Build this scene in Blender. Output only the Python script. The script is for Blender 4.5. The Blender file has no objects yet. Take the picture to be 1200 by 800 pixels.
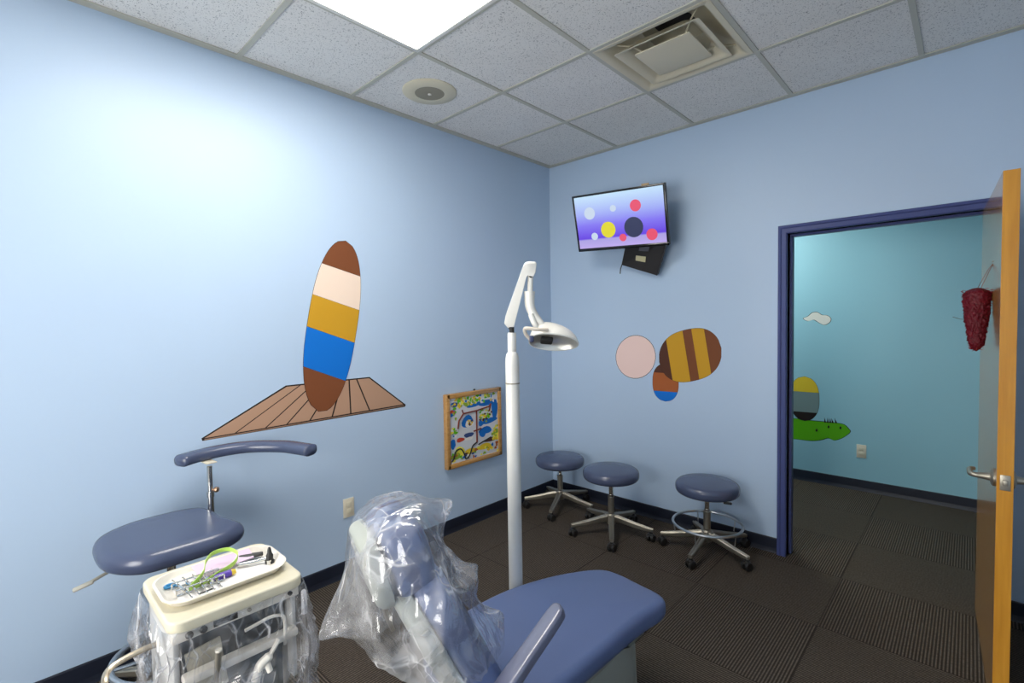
import bpy, bmesh, math, random
from mathutils import Vector, Matrix, noise
random.seed(7)
PI = math.pi
S = bpy.context.scene
COL = S.collection

# ------------------------------------------------------------------ camera (solved from the room's edges)
CP = Vector((2.7303, -3.4147, 1.5137))
CF = Vector((-0.68496755, 0.72760558, -0.03754428))
CR = Vector((0.72844096, 0.68491615, -0.01623709))
CU = Vector((-0.01390049, 0.03847068, 0.99916304))
FPX = 571.349
cd = bpy.data.cameras.new('camera'); cam = bpy.data.objects.new('camera', cd); COL.objects.link(cam)
cd.sensor_fit = 'HORIZONTAL'; cd.sensor_width = 36; cd.lens = FPX * 36 / 1200
cd.clip_start = 0.05; cd.clip_end = 60
m = Matrix((CR, CU, -CF)).transposed().to_4x4(); m.translation = CP; cam.matrix_world = m
S.camera = cam

def ray(u, v): return CF + CR * ((u - 600) / FPX) - CU * ((v - 400) / FPX)
def at(u, v, d): return CP + ray(u, v) * d                      # the point at depth d seen there
def hit(u, v, ax, val):
    r = ray(u, v); return CP + r * ((val - CP[ax]) / r[ax])
def onL(u, v, x=0.0): return hit(u, v, 0, x)                    # on the left wall
def onB(u, v, y=0.0): return hit(u, v, 1, y)                    # on the back wall

CEIL = 2.8736
# ------------------------------------------------------------------ materials
def new_mat(name):
    mt = bpy.data.materials.new(name); mt.use_nodes = True
    nt = mt.node_tree; b = nt.nodes['Principled BSDF']; return mt, nt, b
def N(nt, t, **kw):
    n = nt.nodes.new(t)
    for k, v in kw.items():
        if k in n.inputs: n.inputs[k].default_value = v
        else: setattr(n, k, v)
    return n
def lk(nt, a, b): nt.links.new(a, b)
def mat(name, col, rough=0.5, metal=0.0, spec=0.5, bump=0.0, bscale=200, var=0.0, vscale=8, coat=0.0, emit=None, estr=0):
    """plain surface: a little colour variation and a fine bump from noise"""
    mt, nt, b = new_mat(name)
    b.inputs['Base Color'].default_value = (*col, 1); b.inputs['Roughness'].default_value = rough
    b.inputs['Metallic'].default_value = metal; b.inputs['Specular IOR Level'].default_value = spec
    if coat: b.inputs['Coat Weight'].default_value = coat
    tc = N(nt, 'ShaderNodeTexCoord')
    if var:
        nz = N(nt, 'ShaderNodeTexNoise', Scale=vscale, Detail=4.0); lk(nt, tc.outputs['Object'], nz.inputs['Vector'])
        mx = N(nt, 'ShaderNodeMix', data_type='RGBA'); lk(nt, nz.outputs['Fac'], mx.inputs['Factor'])
        mx.inputs[6].default_value = (*[c * (1 - var) for c in col], 1); mx.inputs[7].default_value = (*[min(1, c * (1 + var)) for c in col], 1)
        lk(nt, mx.outputs[2], b.inputs['Base Color'])
    if bump:
        nz = N(nt, 'ShaderNodeTexNoise', Scale=bscale, Detail=3.0); lk(nt, tc.outputs['Object'], nz.inputs['Vector'])
        bp = N(nt, 'ShaderNodeBump', Strength=bump, Distance=0.002); lk(nt, nz.outputs['Fac'], bp.inputs['Height'])
        lk(nt, bp.outputs['Normal'], b.inputs['Normal'])
    if emit: b.inputs['Emission Color'].default_value = (*emit, 1); b.inputs['Emission Strength'].default_value = estr
    return mt
def srgb(r, g, b):
    f = lambda c: (c / 255 / 12.92) if c / 255 <= 0.04045 else ((c / 255 + 0.055) / 1.055) ** 2.4
    return (f(r), f(g), f(b))

M = {}
M['wall'] = mat('blue_wall_paint', (0.455, 0.585, 0.755), 0.42, spec=0.45, bump=0.12, bscale=350, var=0.02, vscale=2)
M['rearwall'] = mat('white_wall_paint', (0.78, 0.78, 0.76), 0.6)
M['hallwall'] = mat('teal_hall_paint', (0.30, 0.56, 0.66), 0.5, spec=0.3, bump=0.12, bscale=350, var=0.02, vscale=2)
M['base'] = mat('navy_vinyl_base', (0.010, 0.014, 0.028), 0.45)
M['frame'] = mat('blue_frame_paint', (0.056, 0.074, 0.215), 0.4, bump=0.05)
M['grid'] = mat('cream_grid_paint', (0.50, 0.49, 0.42), 0.5)
M['cream'] = mat('cream_plastic', (0.68, 0.62, 0.46), 0.45)
M['creamdark'] = mat('cream_grille', (0.30, 0.27, 0.20), 0.6)
M['dark'] = mat('dark_recess', (0.02, 0.02, 0.02), 0.7)
M['black'] = mat('black_plastic', (0.012, 0.012, 0.013), 0.35)
M['white'] = mat('white_enamel', (0.80, 0.78, 0.72), 0.32, coat=0.3)
M['vinyl'] = mat('blue_vinyl', (0.066, 0.084, 0.150), 0.27, spec=0.6, bump=0.10, bscale=260, var=0.06, vscale=5)
M['chairvinyl'] = mat('chair_blue_vinyl', (0.098, 0.138, 0.275), 0.40, spec=0.5, bump=0.12, bscale=260, var=0.05, vscale=5)
M['armvinyl'] = mat('armrest_vinyl', (0.12, 0.13, 0.20), 0.30, spec=1.0, coat=0.4)
M['metal'] = mat('satin_steel', (0.38, 0.35, 0.29), 0.42, metal=0.85)
M['chrome'] = mat('chrome', (0.68, 0.67, 0.64), 0.14, metal=1.0)
M['ring'] = mat('grey_ring_metal', (0.55, 0.58, 0.60), 0.28, metal=0.9)
M['greyplastic'] = mat('grey_green_plastic', (0.30, 0.31, 0.27), 0.5, bump=0.1, bscale=500)
M['shell'] = mat('chair_shell_grey', (0.40, 0.42, 0.38), 0.45)
M['caster'] = mat('caster_black', (0.015, 0.014, 0.013), 0.4)
M['ivory'] = mat('ivory_top', (0.68, 0.63, 0.48), 0.35, var=0.03)
M['tray'] = mat('white_tray', (0.82, 0.77, 0.68), 0.3)
M['paper'] = mat('white_paper', (0.88, 0.86, 0.84), 0.8)
M['smoke'] = mat('smoke_grey_panel', (0.075, 0.085, 0.095), 0.25)
M['hose'] = mat('grey_hose', (0.26, 0.24, 0.22), 0.4)
M['whitehose'] = mat('white_hose', (0.80, 0.76, 0.68), 0.35)
M['plate'] = mat('almond_plate', (0.72, 0.66, 0.52), 0.4)

def wood(name, c1, c2, scale, axis):
    mt, nt, b = new_mat(name)
    tc = N(nt, 'ShaderNodeTexCoord'); mp = N(nt, 'ShaderNodeMapping'); lk(nt, tc.outputs['Object'], mp.inputs['Vector'])
    sc = [scale * 9] * 3; sc[axis] = scale * 0.5; mp.inputs['Scale'].default_value = sc
    nz = N(nt, 'ShaderNodeTexNoise', Scale=1.0, Detail=6.0, Distortion=1.2); lk(nt, mp.outputs['Vector'], nz.inputs['Vector'])
    cr = N(nt, 'ShaderNodeValToRGB'); lk(nt, nz.outputs['Fac'], cr.inputs['Fac'])
    cr.color_ramp.elements[0].position = 0.3; cr.color_ramp.elements[0].color = (*c1, 1)
    cr.color_ramp.elements[1].position = 0.7; cr.color_ramp.elements[1].color = (*c2, 1)
    lk(nt, cr.outputs['Color'], b.inputs['Base Color']); b.inputs['Roughness'].default_value = 0.22
    b.inputs['Coat Weight'].default_value = 0.5; b.inputs['Coat Roughness'].default_value = 0.12
    return mt
M['door'] = wood('oak_door_veneer', (0.36, 0.17, 0.045), (0.47, 0.235, 0.065), 3, 2)
M['dooredge'] = wood('amber_door_edge', (0.50, 0.21, 0.022), (0.64, 0.30, 0.035), 4, 2)
M['oak'] = wood('oak_frame', (0.40, 0.20, 0.055), (0.56, 0.31, 0.10), 6, 1)

# ceiling tile: pale mineral fibre with dark pinholes and fissures
mt, nt, b = new_mat('ceiling_tile'); M['tile'] = mt
tc = N(nt, 'ShaderNodeTexCoord')
n1 = N(nt, 'ShaderNodeTexNoise', Scale=170.0, Detail=2.0, Roughness=0.6); lk(nt, tc.outputs['Object'], n1.inputs['Vector'])
r1 = N(nt, 'ShaderNodeValToRGB'); lk(nt, n1.outputs['Fac'], r1.inputs['Fac'])
r1.color_ramp.elements[0].position = 0.30; r1.color_ramp.elements[0].color = (0.22, 0.22, 0.22, 1)
r1.color_ramp.elements[1].position = 0.42; r1.color_ramp.elements[1].color = (0.80, 0.785, 0.755, 1)
n2 = N(nt, 'ShaderNodeTexNoise', Scale=5.0, Detail=4.0); lk(nt, tc.outputs['Object'], n2.inputs['Vector'])
mr = N(nt, 'ShaderNodeMapRange'); mr.inputs[3].default_value = 0.94; mr.inputs[4].default_value = 1.06; lk(nt, n2.outputs['Fac'], mr.inputs[0])
mu = N(nt, 'ShaderNodeMix', data_type='RGBA', blend_type='MULTIPLY'); mu.inputs['Factor'].default_value = 1
lk(nt, r1.outputs['Color'], mu.inputs[6]); lk(nt, mr.outputs[0], mu.inputs[7]); lk(nt, mu.outputs[2], b.inputs['Base Color'])
b.inputs['Roughness'].default_value = 0.9
bp = N(nt, 'ShaderNodeBump', Strength=0.5, Distance=0.002); lk(nt, n1.outputs['Fac'], bp.inputs['Height']); lk(nt, bp.outputs['Normal'], b.inputs['Normal'])

# carpet tiles: 60 cm squares, each turned a quarter from the next, broken tan ribs on dark brown
mt, nt, b = new_mat('carpet_tile'); M['carpet'] = mt
tc = N(nt, 'ShaderNodeTexCoord'); sp = N(nt, 'ShaderNodeSeparateXYZ'); lk(nt, tc.outputs['Object'], sp.inputs[0])
def mth(op, a, b_=None, c_=None):
    n = nt.nodes.new('ShaderNodeMath'); n.operation = op
    for i, x in enumerate((a, b_, c_)):
        if x is None: continue
        if isinstance(x, (int, float)): n.inputs[i].default_value = x
        else: lk(nt, x, n.inputs[i])
    return n.outputs[0]
X, Y = sp.outputs[0], sp.outputs[1]
tx = mth('DIVIDE', mth('ADD', X, 10.0 - 2.0), 0.6); ty = mth('DIVIDE', mth('ADD', Y, 12.0 + 0.09), 0.6)
par = mth('MODULO', mth('ADD', mth('FLOOR', tx), mth('FLOOR', ty)), 2.0)
par = mth('ROUND', par)
def mixf(f, a, b_): return mth('ADD', mth('MULTIPLY', a, mth('SUBTRACT', 1.0, f)), mth('MULTIPLY', b_, f))
s = mixf(par, X, Y); t = mixf(par, Y, X)
rib = mth('ADD', mth('MULTIPLY', mth('SINE', mth('MULTIPLY', s, 2 * PI / 0.0125)), 0.5), 0.5)
cmb = N(nt, 'ShaderNodeCombineXYZ'); lk(nt, mth('MULTIPLY', s, 60.0), cmb.inputs[0]); lk(nt, mth('MULTIPLY', t, 130.0), cmb.inputs[1])
dn = N(nt, 'ShaderNodeTexNoise', Scale=1.0, Detail=2.0); lk(nt, cmb.outputs[0], dn.inputs['Vector'])
fine = N(nt, 'ShaderNodeTexNoise', Scale=420.0, Detail=2.0); lk(nt, tc.outputs['Object'], fine.inputs['Vector'])
dash = mth('MULTIPLY', mth('POWER', rib, 1.6), mth('MULTIPLY', dn.outputs['Fac'], 1.7))
cr = N(nt, 'ShaderNodeValToRGB'); lk(nt, dash, cr.inputs['Fac'])
e = cr.color_ramp.elements; e[0].position = 0.05; e[0].color = (0.034, 0.028, 0.023, 1); e[1].position = 0.95; e[1].color = (0.150, 0.121, 0.096, 1)
mx = N(nt, 'ShaderNodeMix', data_type='RGBA', blend_type='MULTIPLY'); mx.inputs['Factor'].default_value = 0.7
gr = N(nt, 'ShaderNodeMapRange'); gr.inputs[3].default_value = 0.5; gr.inputs[4].default_value = 1.5; lk(nt, fine.outputs['Fac'], gr.inputs[0])
lk(nt, cr.outputs[0], mx.inputs[6]); lk(nt, gr.outputs[0], mx.inputs[7])
# seams
fx = mth('FRACT', tx); fy = mth('FRACT', ty)
sd = mth('MINIMUM', mth('MINIMUM', fx, mth('SUBTRACT', 1.0, fx)), mth('MINIMUM', fy, mth('SUBTRACT', 1.0, fy)))
seam = mth('LESS_THAN', sd, 0.006)
mx2 = N(nt, 'ShaderNodeMix', data_type='RGBA'); lk(nt, mth('MULTIPLY', seam, 0.6), mx2.inputs['Factor']); lk(nt, mx.outputs[2], mx2.inputs[6]); mx2.inputs[7].default_value = (0.02, 0.016, 0.013, 1)
lk(nt, mx2.outputs[2], b.inputs['Base Color']); b.inputs['Roughness'].default_value = 0.95; b.inputs['Specular IOR Level'].default_value = 0.1
bp = N(nt, 'ShaderNodeBump', Strength=0.6, Distance=0.004); lk(nt, dash, bp.inputs['Height']); lk(nt, bp.outputs['Normal'], b.inputs['Normal'])

# clear crinkled film
def film(name, body, crease=0.5, scale=7.0, gl=0.5, milk=1.5):
    mt = bpy.data.materials.new(name); mt.use_nodes = True; nt = mt.node_tree; nt.nodes.clear()
    out = N(nt, 'ShaderNodeOutputMaterial'); tc = N(nt, 'ShaderNodeTexCoord')
    def M2(op, a, b_):
        n = nt.nodes.new('ShaderNodeMath'); n.operation = op
        for i, x in enumerate((a, b_)):
            if isinstance(x, (int, float)): n.inputs[i].default_value = x
            else: lk(nt, x, n.inputs[i])
        return n.outputs[0]
    def nz(sc_, det, dist):
        n = N(nt, 'ShaderNodeTexNoise', Scale=sc_, Detail=det, Roughness=0.5, Distortion=dist); lk(nt, tc.outputs['Object'], n.inputs['Vector']); return n.outputs['Fac']
    mp = N(nt, 'ShaderNodeMapping'); mp.inputs['Scale'].default_value = (1.0, 1.0, 0.55); mp.inputs['Rotation'].default_value = (0.25, 0.2, 0.0)
    wn_ = N(nt, 'ShaderNodeTexNoise', Scale=scale * 0.8, Detail=2.0); lk(nt, tc.outputs['Object'], wn_.inputs['Vector'])
    av = N(nt, 'ShaderNodeVectorMath', operation='MULTIPLY_ADD'); lk(nt, wn_.outputs['Color'], av.inputs[0]); av.inputs[1].default_value = (0.10, 0.10, 0.10); lk(nt, tc.outputs['Object'], av.inputs[2])
    lk(nt, av.outputs[0], mp.inputs['Vector'])
    def vor(sc_, feat):
        n = N(nt, 'ShaderNodeTexVoronoi', feature=feat); n.inputs['Scale'].default_value = sc_; lk(nt, mp.outputs[0], n.inputs['Vector']); return n.outputs['Distance']
    a3, a4 = nz(scale * 0.7, 2.0, 0.5), nz(scale * 1.6, 1.0, 0.3)
    f1, f2 = vor(scale * 1.3, 'F1'), vor(scale * 3.6, 'F1')
    d1, d2 = vor(scale * 1.3, 'DISTANCE_TO_EDGE'), vor(scale * 3.6, 'DISTANCE_TO_EDGE')
    def line(d, w_): return M2('MAXIMUM', M2('SUBTRACT', 1.0, M2('DIVIDE', d, w_)), 0.0)
    h = M2('ADD', f1, M2('MULTIPLY', f2, 0.30))
    bp = N(nt, 'ShaderNodeBump', Strength=0.75, Distance=0.045); lk(nt, h, bp.inputs['Height'])
    tr = N(nt, 'ShaderNodeBsdfTransparent', Color=(0.94, 0.94, 0.955, 1))
    gs = N(nt, 'ShaderNodeBsdfGlossy', Roughness=0.14); lk(nt, bp.outputs['Normal'], gs.inputs['Normal'])
    df = N(nt, 'ShaderNodeBsdfDiffuse', Color=(0.88, 0.88, 0.90, 1)); lk(nt, bp.outputs['Normal'], df.inputs['Normal'])
    fr = N(nt, 'ShaderNodeLayerWeight', Blend=0.30); lk(nt, bp.outputs['Normal'], fr.inputs['Normal'])
    fm = N(nt, 'ShaderNodeMapRange'); fm.inputs[3].default_value = 0.05; fm.inputs[4].default_value = gl; lk(nt, fr.outputs['Facing'], fm.inputs[0])
    m1 = N(nt, 'ShaderNodeMixShader'); lk(nt, fm.outputs[0], m1.inputs[0]); lk(nt, tr.outputs[0], m1.inputs[1]); lk(nt, gs.outputs[0], m1.inputs[2])
    vis = M2('MAXIMUM', M2('MULTIPLY', M2('SUBTRACT', a4, 0.42), 4.0), 0.0)
    lines = M2('ADD', M2('MULTIPLY', line(d1, 0.035), vis), M2('MULTIPLY', line(d2, 0.06), M2('MULTIPLY', vis, 0.45)))
    cf = M2('MINIMUM', M2('ADD', body, M2('ADD', M2('MULTIPLY', lines, crease), M2('MULTIPLY', M2('MAXIMUM', M2('SUBTRACT', a3, 0.47), 0.0), milk))), 0.75)
    m2 = N(nt, 'ShaderNodeMixShader'); lk(nt, cf, m2.inputs[0]); lk(nt, m1.outputs[0], m2.inputs[1]); lk(nt, df.outputs[0], m2.inputs[2])
    lk(nt, m2.outputs[0], out.inputs[0]); return mt
M['film'] = film('clear_film', 0.06, 0.45, 7.0, 0.55, 1.2)
M['cartfilm'] = film('cart_film', 0.03, 0.50, 8.0, 0.55, 0.7)

def flat(name, r, g, b_, rough=0.6): return mat('print_' + name, srgb(r, g, b_), rough, spec=0.2)
F = dict(outline=flat('outline', 38, 30, 28), plank=flat('plank', 178, 142, 118), plankside=flat('plank_edge', 150, 118, 98), brown=flat('brown', 122, 72, 44),
         cream=flat('cream', 236, 214, 196), mustard=flat('mustard', 198, 150, 40), blue=flat('blue', 18, 112, 205), pink=flat('pink', 238, 208, 200),
         dkbrown=flat('dark_brown', 84, 50, 38), orange=flat('orange', 165, 92, 50), cloud=flat('cloud', 225, 222, 215), green=flat('green', 92, 178, 20),
         grey=flat('grey_teal', 120, 140, 140), yellow=flat('yellow', 222, 190, 50), lime=flat('lime', 165, 200, 60), road=flat('road', 120, 60, 50),
         panel=flat('panel', 205, 208, 212), sky=flat('lake', 25, 105, 185), leaf=flat('leaf', 140, 170, 60), sun=flat('sun', 235, 225, 80), navy=flat('navy', 60, 80, 130), red=flat('red', 190, 70, 50))

# ------------------------------------------------------------------ mesh building
class MB:
    def __init__(s): s.v = []; s.f = []; s.m = []; s.flat = []
    def add(s, vs, fs, mi=0, flat=False):
        o = len(s.v); s.v += [tuple(x) for x in vs]; s.f += [tuple(i + o for i in f) for f in fs]; s.m += [mi] * len(fs); s.flat += [flat] * len(fs)
    def box(s, c, d, bev=0.0, rot=None, mi=0, seg=2):
        bm = bmesh.new(); bmesh.ops.create_cube(bm, size=1)
        for v in bm.verts: v.co = Vector((v.co.x * d[0], v.co.y * d[1], v.co.z * d[2]))
        if bev: bmesh.ops.bevel(bm, geom=list(bm.edges), offset=bev, segments=seg, affect='EDGES', profile=0.5)
        s.bm(bm, c, rot, mi); return s
    def bm(s, bm, c=(0, 0, 0), rot=None, mi=0):
        bm.verts.index_update(); R = rot or Matrix.Identity(3)
        s.add([R @ v.co + Vector(c) for v in bm.verts], [[v.index for v in f.verts] for f in bm.faces], mi); bm.free()
    def rings(s, rs, cap0=True, cap1=True, closed=True, mi=0):
        n = len(rs[0]); vs = [p for r in rs for p in r]; fs = []
        for i in range(len(rs) - 1):
            for j in range(n if closed else n - 1):
                k = (j + 1) % n; fs.append((i * n + j, i * n + k, (i + 1) * n + k, (i + 1) * n + j))
        if cap0: fs.append(tuple(reversed(range(n))))
        if cap1: fs.append(tuple(range((len(rs) - 1) * n, len(rs) * n)))
        s.add(vs, fs, mi); return s
    def lathe(s, prof, c=(0, 0, 0), n=32, rot=None, mi=0, cap0=True, cap1=True):
        R = rot or Matrix.Identity(3); c = Vector(c)
        s.rings([[R @ Vector((r * math.cos(2 * PI * j / n), r * math.sin(2 * PI * j / n), z)) + c for j in range(n)] for r, z in prof], cap0, cap1, True, mi); return s
    def tube(s, pts, r, n=10, mi=0, closed=False, sx=1.0):
        pts = [Vector(p) for p in pts]; L = len(pts); rs = r if isinstance(r, (list, tuple)) else [r] * L
        out = []; prev = None
        for i, p in enumerate(pts):
            a = pts[(i - 1) % L] if (closed or i > 0) else p; b_ = pts[(i + 1) % L] if (closed or i < L - 1) else p
            t = (b_ - a).normalized()
            if prev is None:
                up = Vector((0, 0, 1)) if abs(t.z) < 0.9 else Vector((1, 0, 0)); u = t.cross(up).normalized()
            else: u = (prev - t * prev.dot(t)).normalized()
            prev = u; w = t.cross(u)
            out.append([p + (u * math.cos(2 * PI * j / n) * sx + w * math.sin(2 * PI * j / n)) * rs[i] for j in range(n)])
        if closed: s.rings(out + [out[0]], False, False, True, mi)
        else: s.rings(out, True, True, True, mi)
        return s
    def prism(s, poly, off, mi=0):
        """poly: planar 3-D outline; off: thickness vector"""
        n = len(poly); off = Vector(off); vs = [Vector(p) for p in poly] + [Vector(p) + off for p in poly]
        fs = [tuple(range(n)), tuple(reversed(range(n, 2 * n)))] + [(i, i + n, (i + 1) % n + n, (i + 1) % n) for i in range(n)]
        s.add(vs, fs, mi); return s
    def build(s, name, mats, parent=None, smooth=True, ang=35, sub=0):
        me = bpy.data.meshes.new(name); me.from_pydata(s.v, [], s.f); me.update()
        for q in (mats if isinstance(mats, (list, tuple)) else [mats]): me.materials.append(q)
        for p, i in zip(me.polygons, s.m): p.material_index = i
        bm = bmesh.new(); bm.from_mesh(me); bmesh.ops.recalc_face_normals(bm, faces=bm.faces); bm.to_mesh(me); bm.free()
        if smooth:
            me.shade_smooth(); me.set_sharp_from_angle(angle=math.radians(ang))
        o = bpy.data.objects.new(name, me); COL.objects.link(o)
        if parent: o.parent = parent
        if sub:
            md = o.modifiers.new('subdiv', 'SUBSURF'); md.levels = sub; md.render_levels = sub
        return o
def tag(o, label, cat, group=None):
    o['label'] = label; o['category'] = cat
    if group: o['group'] = group
    return o
def thing(name, label, cat, loc=(0, 0, 0), rz=0, group=None):
    o = bpy.data.objects.new(name, None); COL.objects.link(o); o.location = loc; o.rotation_euler = (0, 0, rz); o.empty_display_size = 0.1
    return tag(o, label, cat, group)
def struct(o, label=None):
    o['kind'] = 'structure'
    if label: o['label'] = label
    return o
def copy_tree(o, parent=None):
    c = o.copy(); COL.objects.link(c)
    if parent: c.parent = parent
    for ch in list(o.children): copy_tree(ch, c)
    return c
def spline(P, n=8, closed=False):
    P = [Vector(p) for p in P]; L = len(P); out = []
    for i in range(L if closed else L - 1):
        if closed: a, b_, c, d = P[i - 1], P[i], P[(i + 1) % L], P[(i + 2) % L]
        else: a, b_, c, d = P[max(i - 1, 0)], P[i], P[i + 1], P[min(i + 2, L - 1)]
        for k in range(n):
            t = k / n; out.append(0.5 * ((2 * b_) + (c - a) * t + (2 * a - 5 * b_ + 4 * c - d) * t * t + (3 * b_ - a - 3 * c + d) * t ** 3))
    if not closed: out.append(P[-1])
    return out
def inset(poly, d):
    """2-D outline moved inwards by d (counter-clockwise outline)"""
    n = len(poly); out = []
    for i in range(n):
        a, b_, c = poly[i - 1], poly[i], poly[(i + 1) % n]
        t = (Vector(c[:2]) - Vector(a[:2])); t.normalize(); out.append(Vector((b_[0] - t.y * d, b_[1] + t.x * d)))
    return out
def ccw(poly):
    a = sum(poly[i - 1][0] * poly[i][1] - poly[i][0] * poly[i - 1][1] for i in range(len(poly)))
    return poly if a > 0 else list(reversed(poly))
def pad(mb, poly, z0, z1, r, dome=0.0, place=lambda x, y, z: Vector((x, y, z)), mi=0, nr=6, bot=None):
    """cushion: outline with rounded top and bottom edges, slightly domed top"""
    poly = ccw([Vector(p[:2]) for p in poly]); rings = []
    rb = r if bot is None else bot
    for k in range(nr + 1):
        a = PI / 2 * k / nr; q = inset(poly, rb * (1 - math.sin(a))); rings.append([place(p.x, p.y, z0 + rb * (1 - math.cos(a))) for p in q])
    for k in range(nr + 1):
        a = PI / 2 * k / nr; q = inset(poly, r * (1 - math.cos(a))); rings.append([place(p.x, p.y, z1 - r * (1 - math.sin(a))) for p in q])
    q0 = inset(poly, r); cx = sum(p.x for p in q0) / len(q0); cy = sum(p.y for p in q0) / len(q0)
    for f in (0.92, 0.8, 0.6, 0.35, 0.1): rings.append([place(cx + (p.x - cx) * f, cy + (p.y - cy) * f, z1 + dome * (1 - f * f)) for p in q0])
    mb.rings(rings, True, True, True, mi); return mb
def rotz(a): return Matrix.Rotation(a, 3, 'Z')
def basis(x, y, z): return Matrix((Vector(x).normalized(), Vector(y).normalized(), Vector(z).normalized())).transposed()

# ------------------------------------------------------------------ room shell
FILL_GLOW = 11.5  # glow of the added rear fill window
XR, YR = 3.45, -4.9          # right and rear walls
HY = 1.73                    # far wall of the corridor
OX0, OX1, OZ, WT = 1.893, 2.812, 2.042, 0.12
struct(MB().box(((XR - 0.8) / 2, (YR + HY) / 2 - 0.0, -0.05), (XR + 2.0, HY - YR + 0.3, 0.1)).build('floor', M['carpet'], smooth=False), 'dark brown ribbed carpet tile floor')
struct(MB().box((-0.06, YR / 2, CEIL / 2 + 0.05), (0.12, -YR + 0.24, CEIL + 0.1)).build('wall_left', M['wall'], smooth=False), 'pale blue left wall')
w = MB()
w.box(((OX0 - 0.0) / 2, WT / 2, CEIL / 2 + 0.05), (OX0, WT, CEIL + 0.1))
w.box(((OX1 + XR) / 2, WT / 2, CEIL / 2 + 0.05), (XR - OX1, WT, CEIL + 0.1))
w.box(((OX0 + OX1) / 2, WT / 2, (OZ + CEIL + 0.1) / 2), (OX1 - OX0, WT, CEIL + 0.1 - OZ))
struct(w.build('wall_back', M['wall'], smooth=False), 'pale blue back wall with the doorway')
struct(MB().box((XR + 0.06, YR / 2, CEIL / 2 + 0.05), (0.12, -YR + 0.24, CEIL + 0.1)).build('wall_right', M['wall'], smooth=False))
WX0, WX1, WZ0, WZ1 = 0.95, 2.45, 0.55, 2.0  # rear wall opening cut for the added fill window
w = MB(); w.box((WX0 / 2, YR - 0.06, CEIL / 2 + 0.05), (WX0, 0.12, CEIL + 0.1)); w.box(((WX1 + XR) / 2, YR - 0.06, CEIL / 2 + 0.05), (XR - WX1, 0.12, CEIL + 0.1))
w.box(((WX0 + WX1) / 2, YR - 0.06, WZ0 / 2), (WX1 - WX0, 0.12, WZ0)); w.box(((WX0 + WX1) / 2, YR - 0.06, (WZ1 + CEIL + 0.1) / 2), (WX1 - WX0, 0.12, CEIL + 0.1 - WZ1))
struct(w.build('wall_rear', M['rearwall'], smooth=False))
mt, nt, b = new_mat('added_fill_glow'); b.inputs['Emission Color'].default_value = (1.0, 0.98, 0.94, 1); b.inputs['Emission Strength'].default_value = FILL_GLOW
wn = struct(MB().box(((WX0 + WX1) / 2, YR - 0.07, (WZ0 + WZ1) / 2), (WX1 - WX0, 0.01, WZ1 - WZ0)).build('fill_window_1', mt, smooth=False), 'unseen glowing window added in the rear wall as fill light')  # unseen pane added behind the camera; its glow brightens room and ceiling
w = MB()
for x in (WX0 + 0.025, (WX0 + WX1) / 2, WX1 - 0.025): w.box((x, YR - 0.05, (WZ0 + WZ1) / 2), (0.05, 0.05, WZ1 - WZ0))
for z in (WZ0 + 0.025, WZ1 - 0.025): w.box(((WX0 + WX1) / 2, YR - 0.05, z), (WX1 - WX0, 0.05, 0.05))
w.build('fill_window_frame', M['white'], wn, smooth=False)
# corridor
HC = 2.62
struct(MB().box((1.6, HY + 0.06, CEIL / 2), (5.2, 0.12, CEIL)).build('wall_hall', M['hallwall'], smooth=False), 'teal blue corridor wall')
struct(MB().box((-0.85, (WT + HY) / 2, CEIL / 2), (0.1, HY - WT, CEIL)).build('wall_hall_left', M['hallwall'], smooth=False))
struct(MB().box((4.15, (WT + HY) / 2, CEIL / 2), (0.1, HY - WT, CEIL)).build('wall_hall_right', M['hallwall'], smooth=False))
struct(MB().box((1.65, (WT + HY) / 2, HC + 0.04), (5.0, HY - WT, 0.08)).build('ceiling_hall', M['tile'], smooth=False))
w = MB(); w.box((-0.4, WT + 0.005 - 0.06, CEIL / 2), (0.8, 0.11, CEIL)); w.box((3.80, WT + 0.005 - 0.06, CEIL / 2), (0.66, 0.11, CEIL))
struct(w.build('wall_hall_near', M['hallwall'], smooth=False))

# ceiling: tiles laid in a 61 cm grid; cells of the troffer and the diffuser stay open
P_ = 0.6096; GX, GY = 0.6954, 0.6882
xs = [0.03, GX - 0.0] ; xs = [0.0, GX] + [GX + P_ * i for i in range(1, 6)]; xs = [x for x in xs if x < XR] + [XR]
ys = [0.0] + [GY + P_ * i for i in range(0, 7)]; ys = [y for y in ys if y < -YR] + [-YR]
open_cells = {(2, 1)}        # diffuser cell, in (column, row)
lamp_cells = {(1, 3), (1, 4)}
c = MB()
for i in range(len(xs) - 1):
    for j in range(len(ys) - 1):
        if (i, j) in open_cells or (i, j) in lamp_cells: continue
        c.box(((xs[i] + xs[i + 1]) / 2, -(ys[j] + ys[j + 1]) / 2, CEIL + 0.014), (xs[i + 1] - xs[i], ys[j + 1] - ys[j], 0.016))
ceil = struct(c.build('ceiling', M['tile'], smooth=False), 'suspended ceiling of speckled mineral tiles')
g = MB()
for x in xs[1:-1]:
    g.box((x, YR / 2, CEIL + 0.003), (0.024, -YR, 0.006))
for y in ys[1:-1]:
    g.box((XR / 2, -y, CEIL + 0.0026), (XR, 0.024, 0.006))
gw = 0.044
g.box((gw / 2, YR / 2, CEIL + 0.002), (gw, -YR, 0.006)); g.box((XR / 2, -0.021, CEIL + 0.0015), (XR, 0.042, 0.006))
g.box((XR - 0.015, YR / 2, CEIL + 0.002), (0.03, -YR, 0.006)); g.box((XR / 2, YR + 0.015, CEIL + 0.0015), (XR, 0.03, 0.006))
go = g.build('ceiling_grid', M['grid'], ceil, smooth=False)
struct(MB().box((XR / 2, YR / 2, CEIL + 0.42), (XR + 0.2, -YR + 0.2, 0.04)).build('ceiling_deck', M['dark'], smooth=False))

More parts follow.
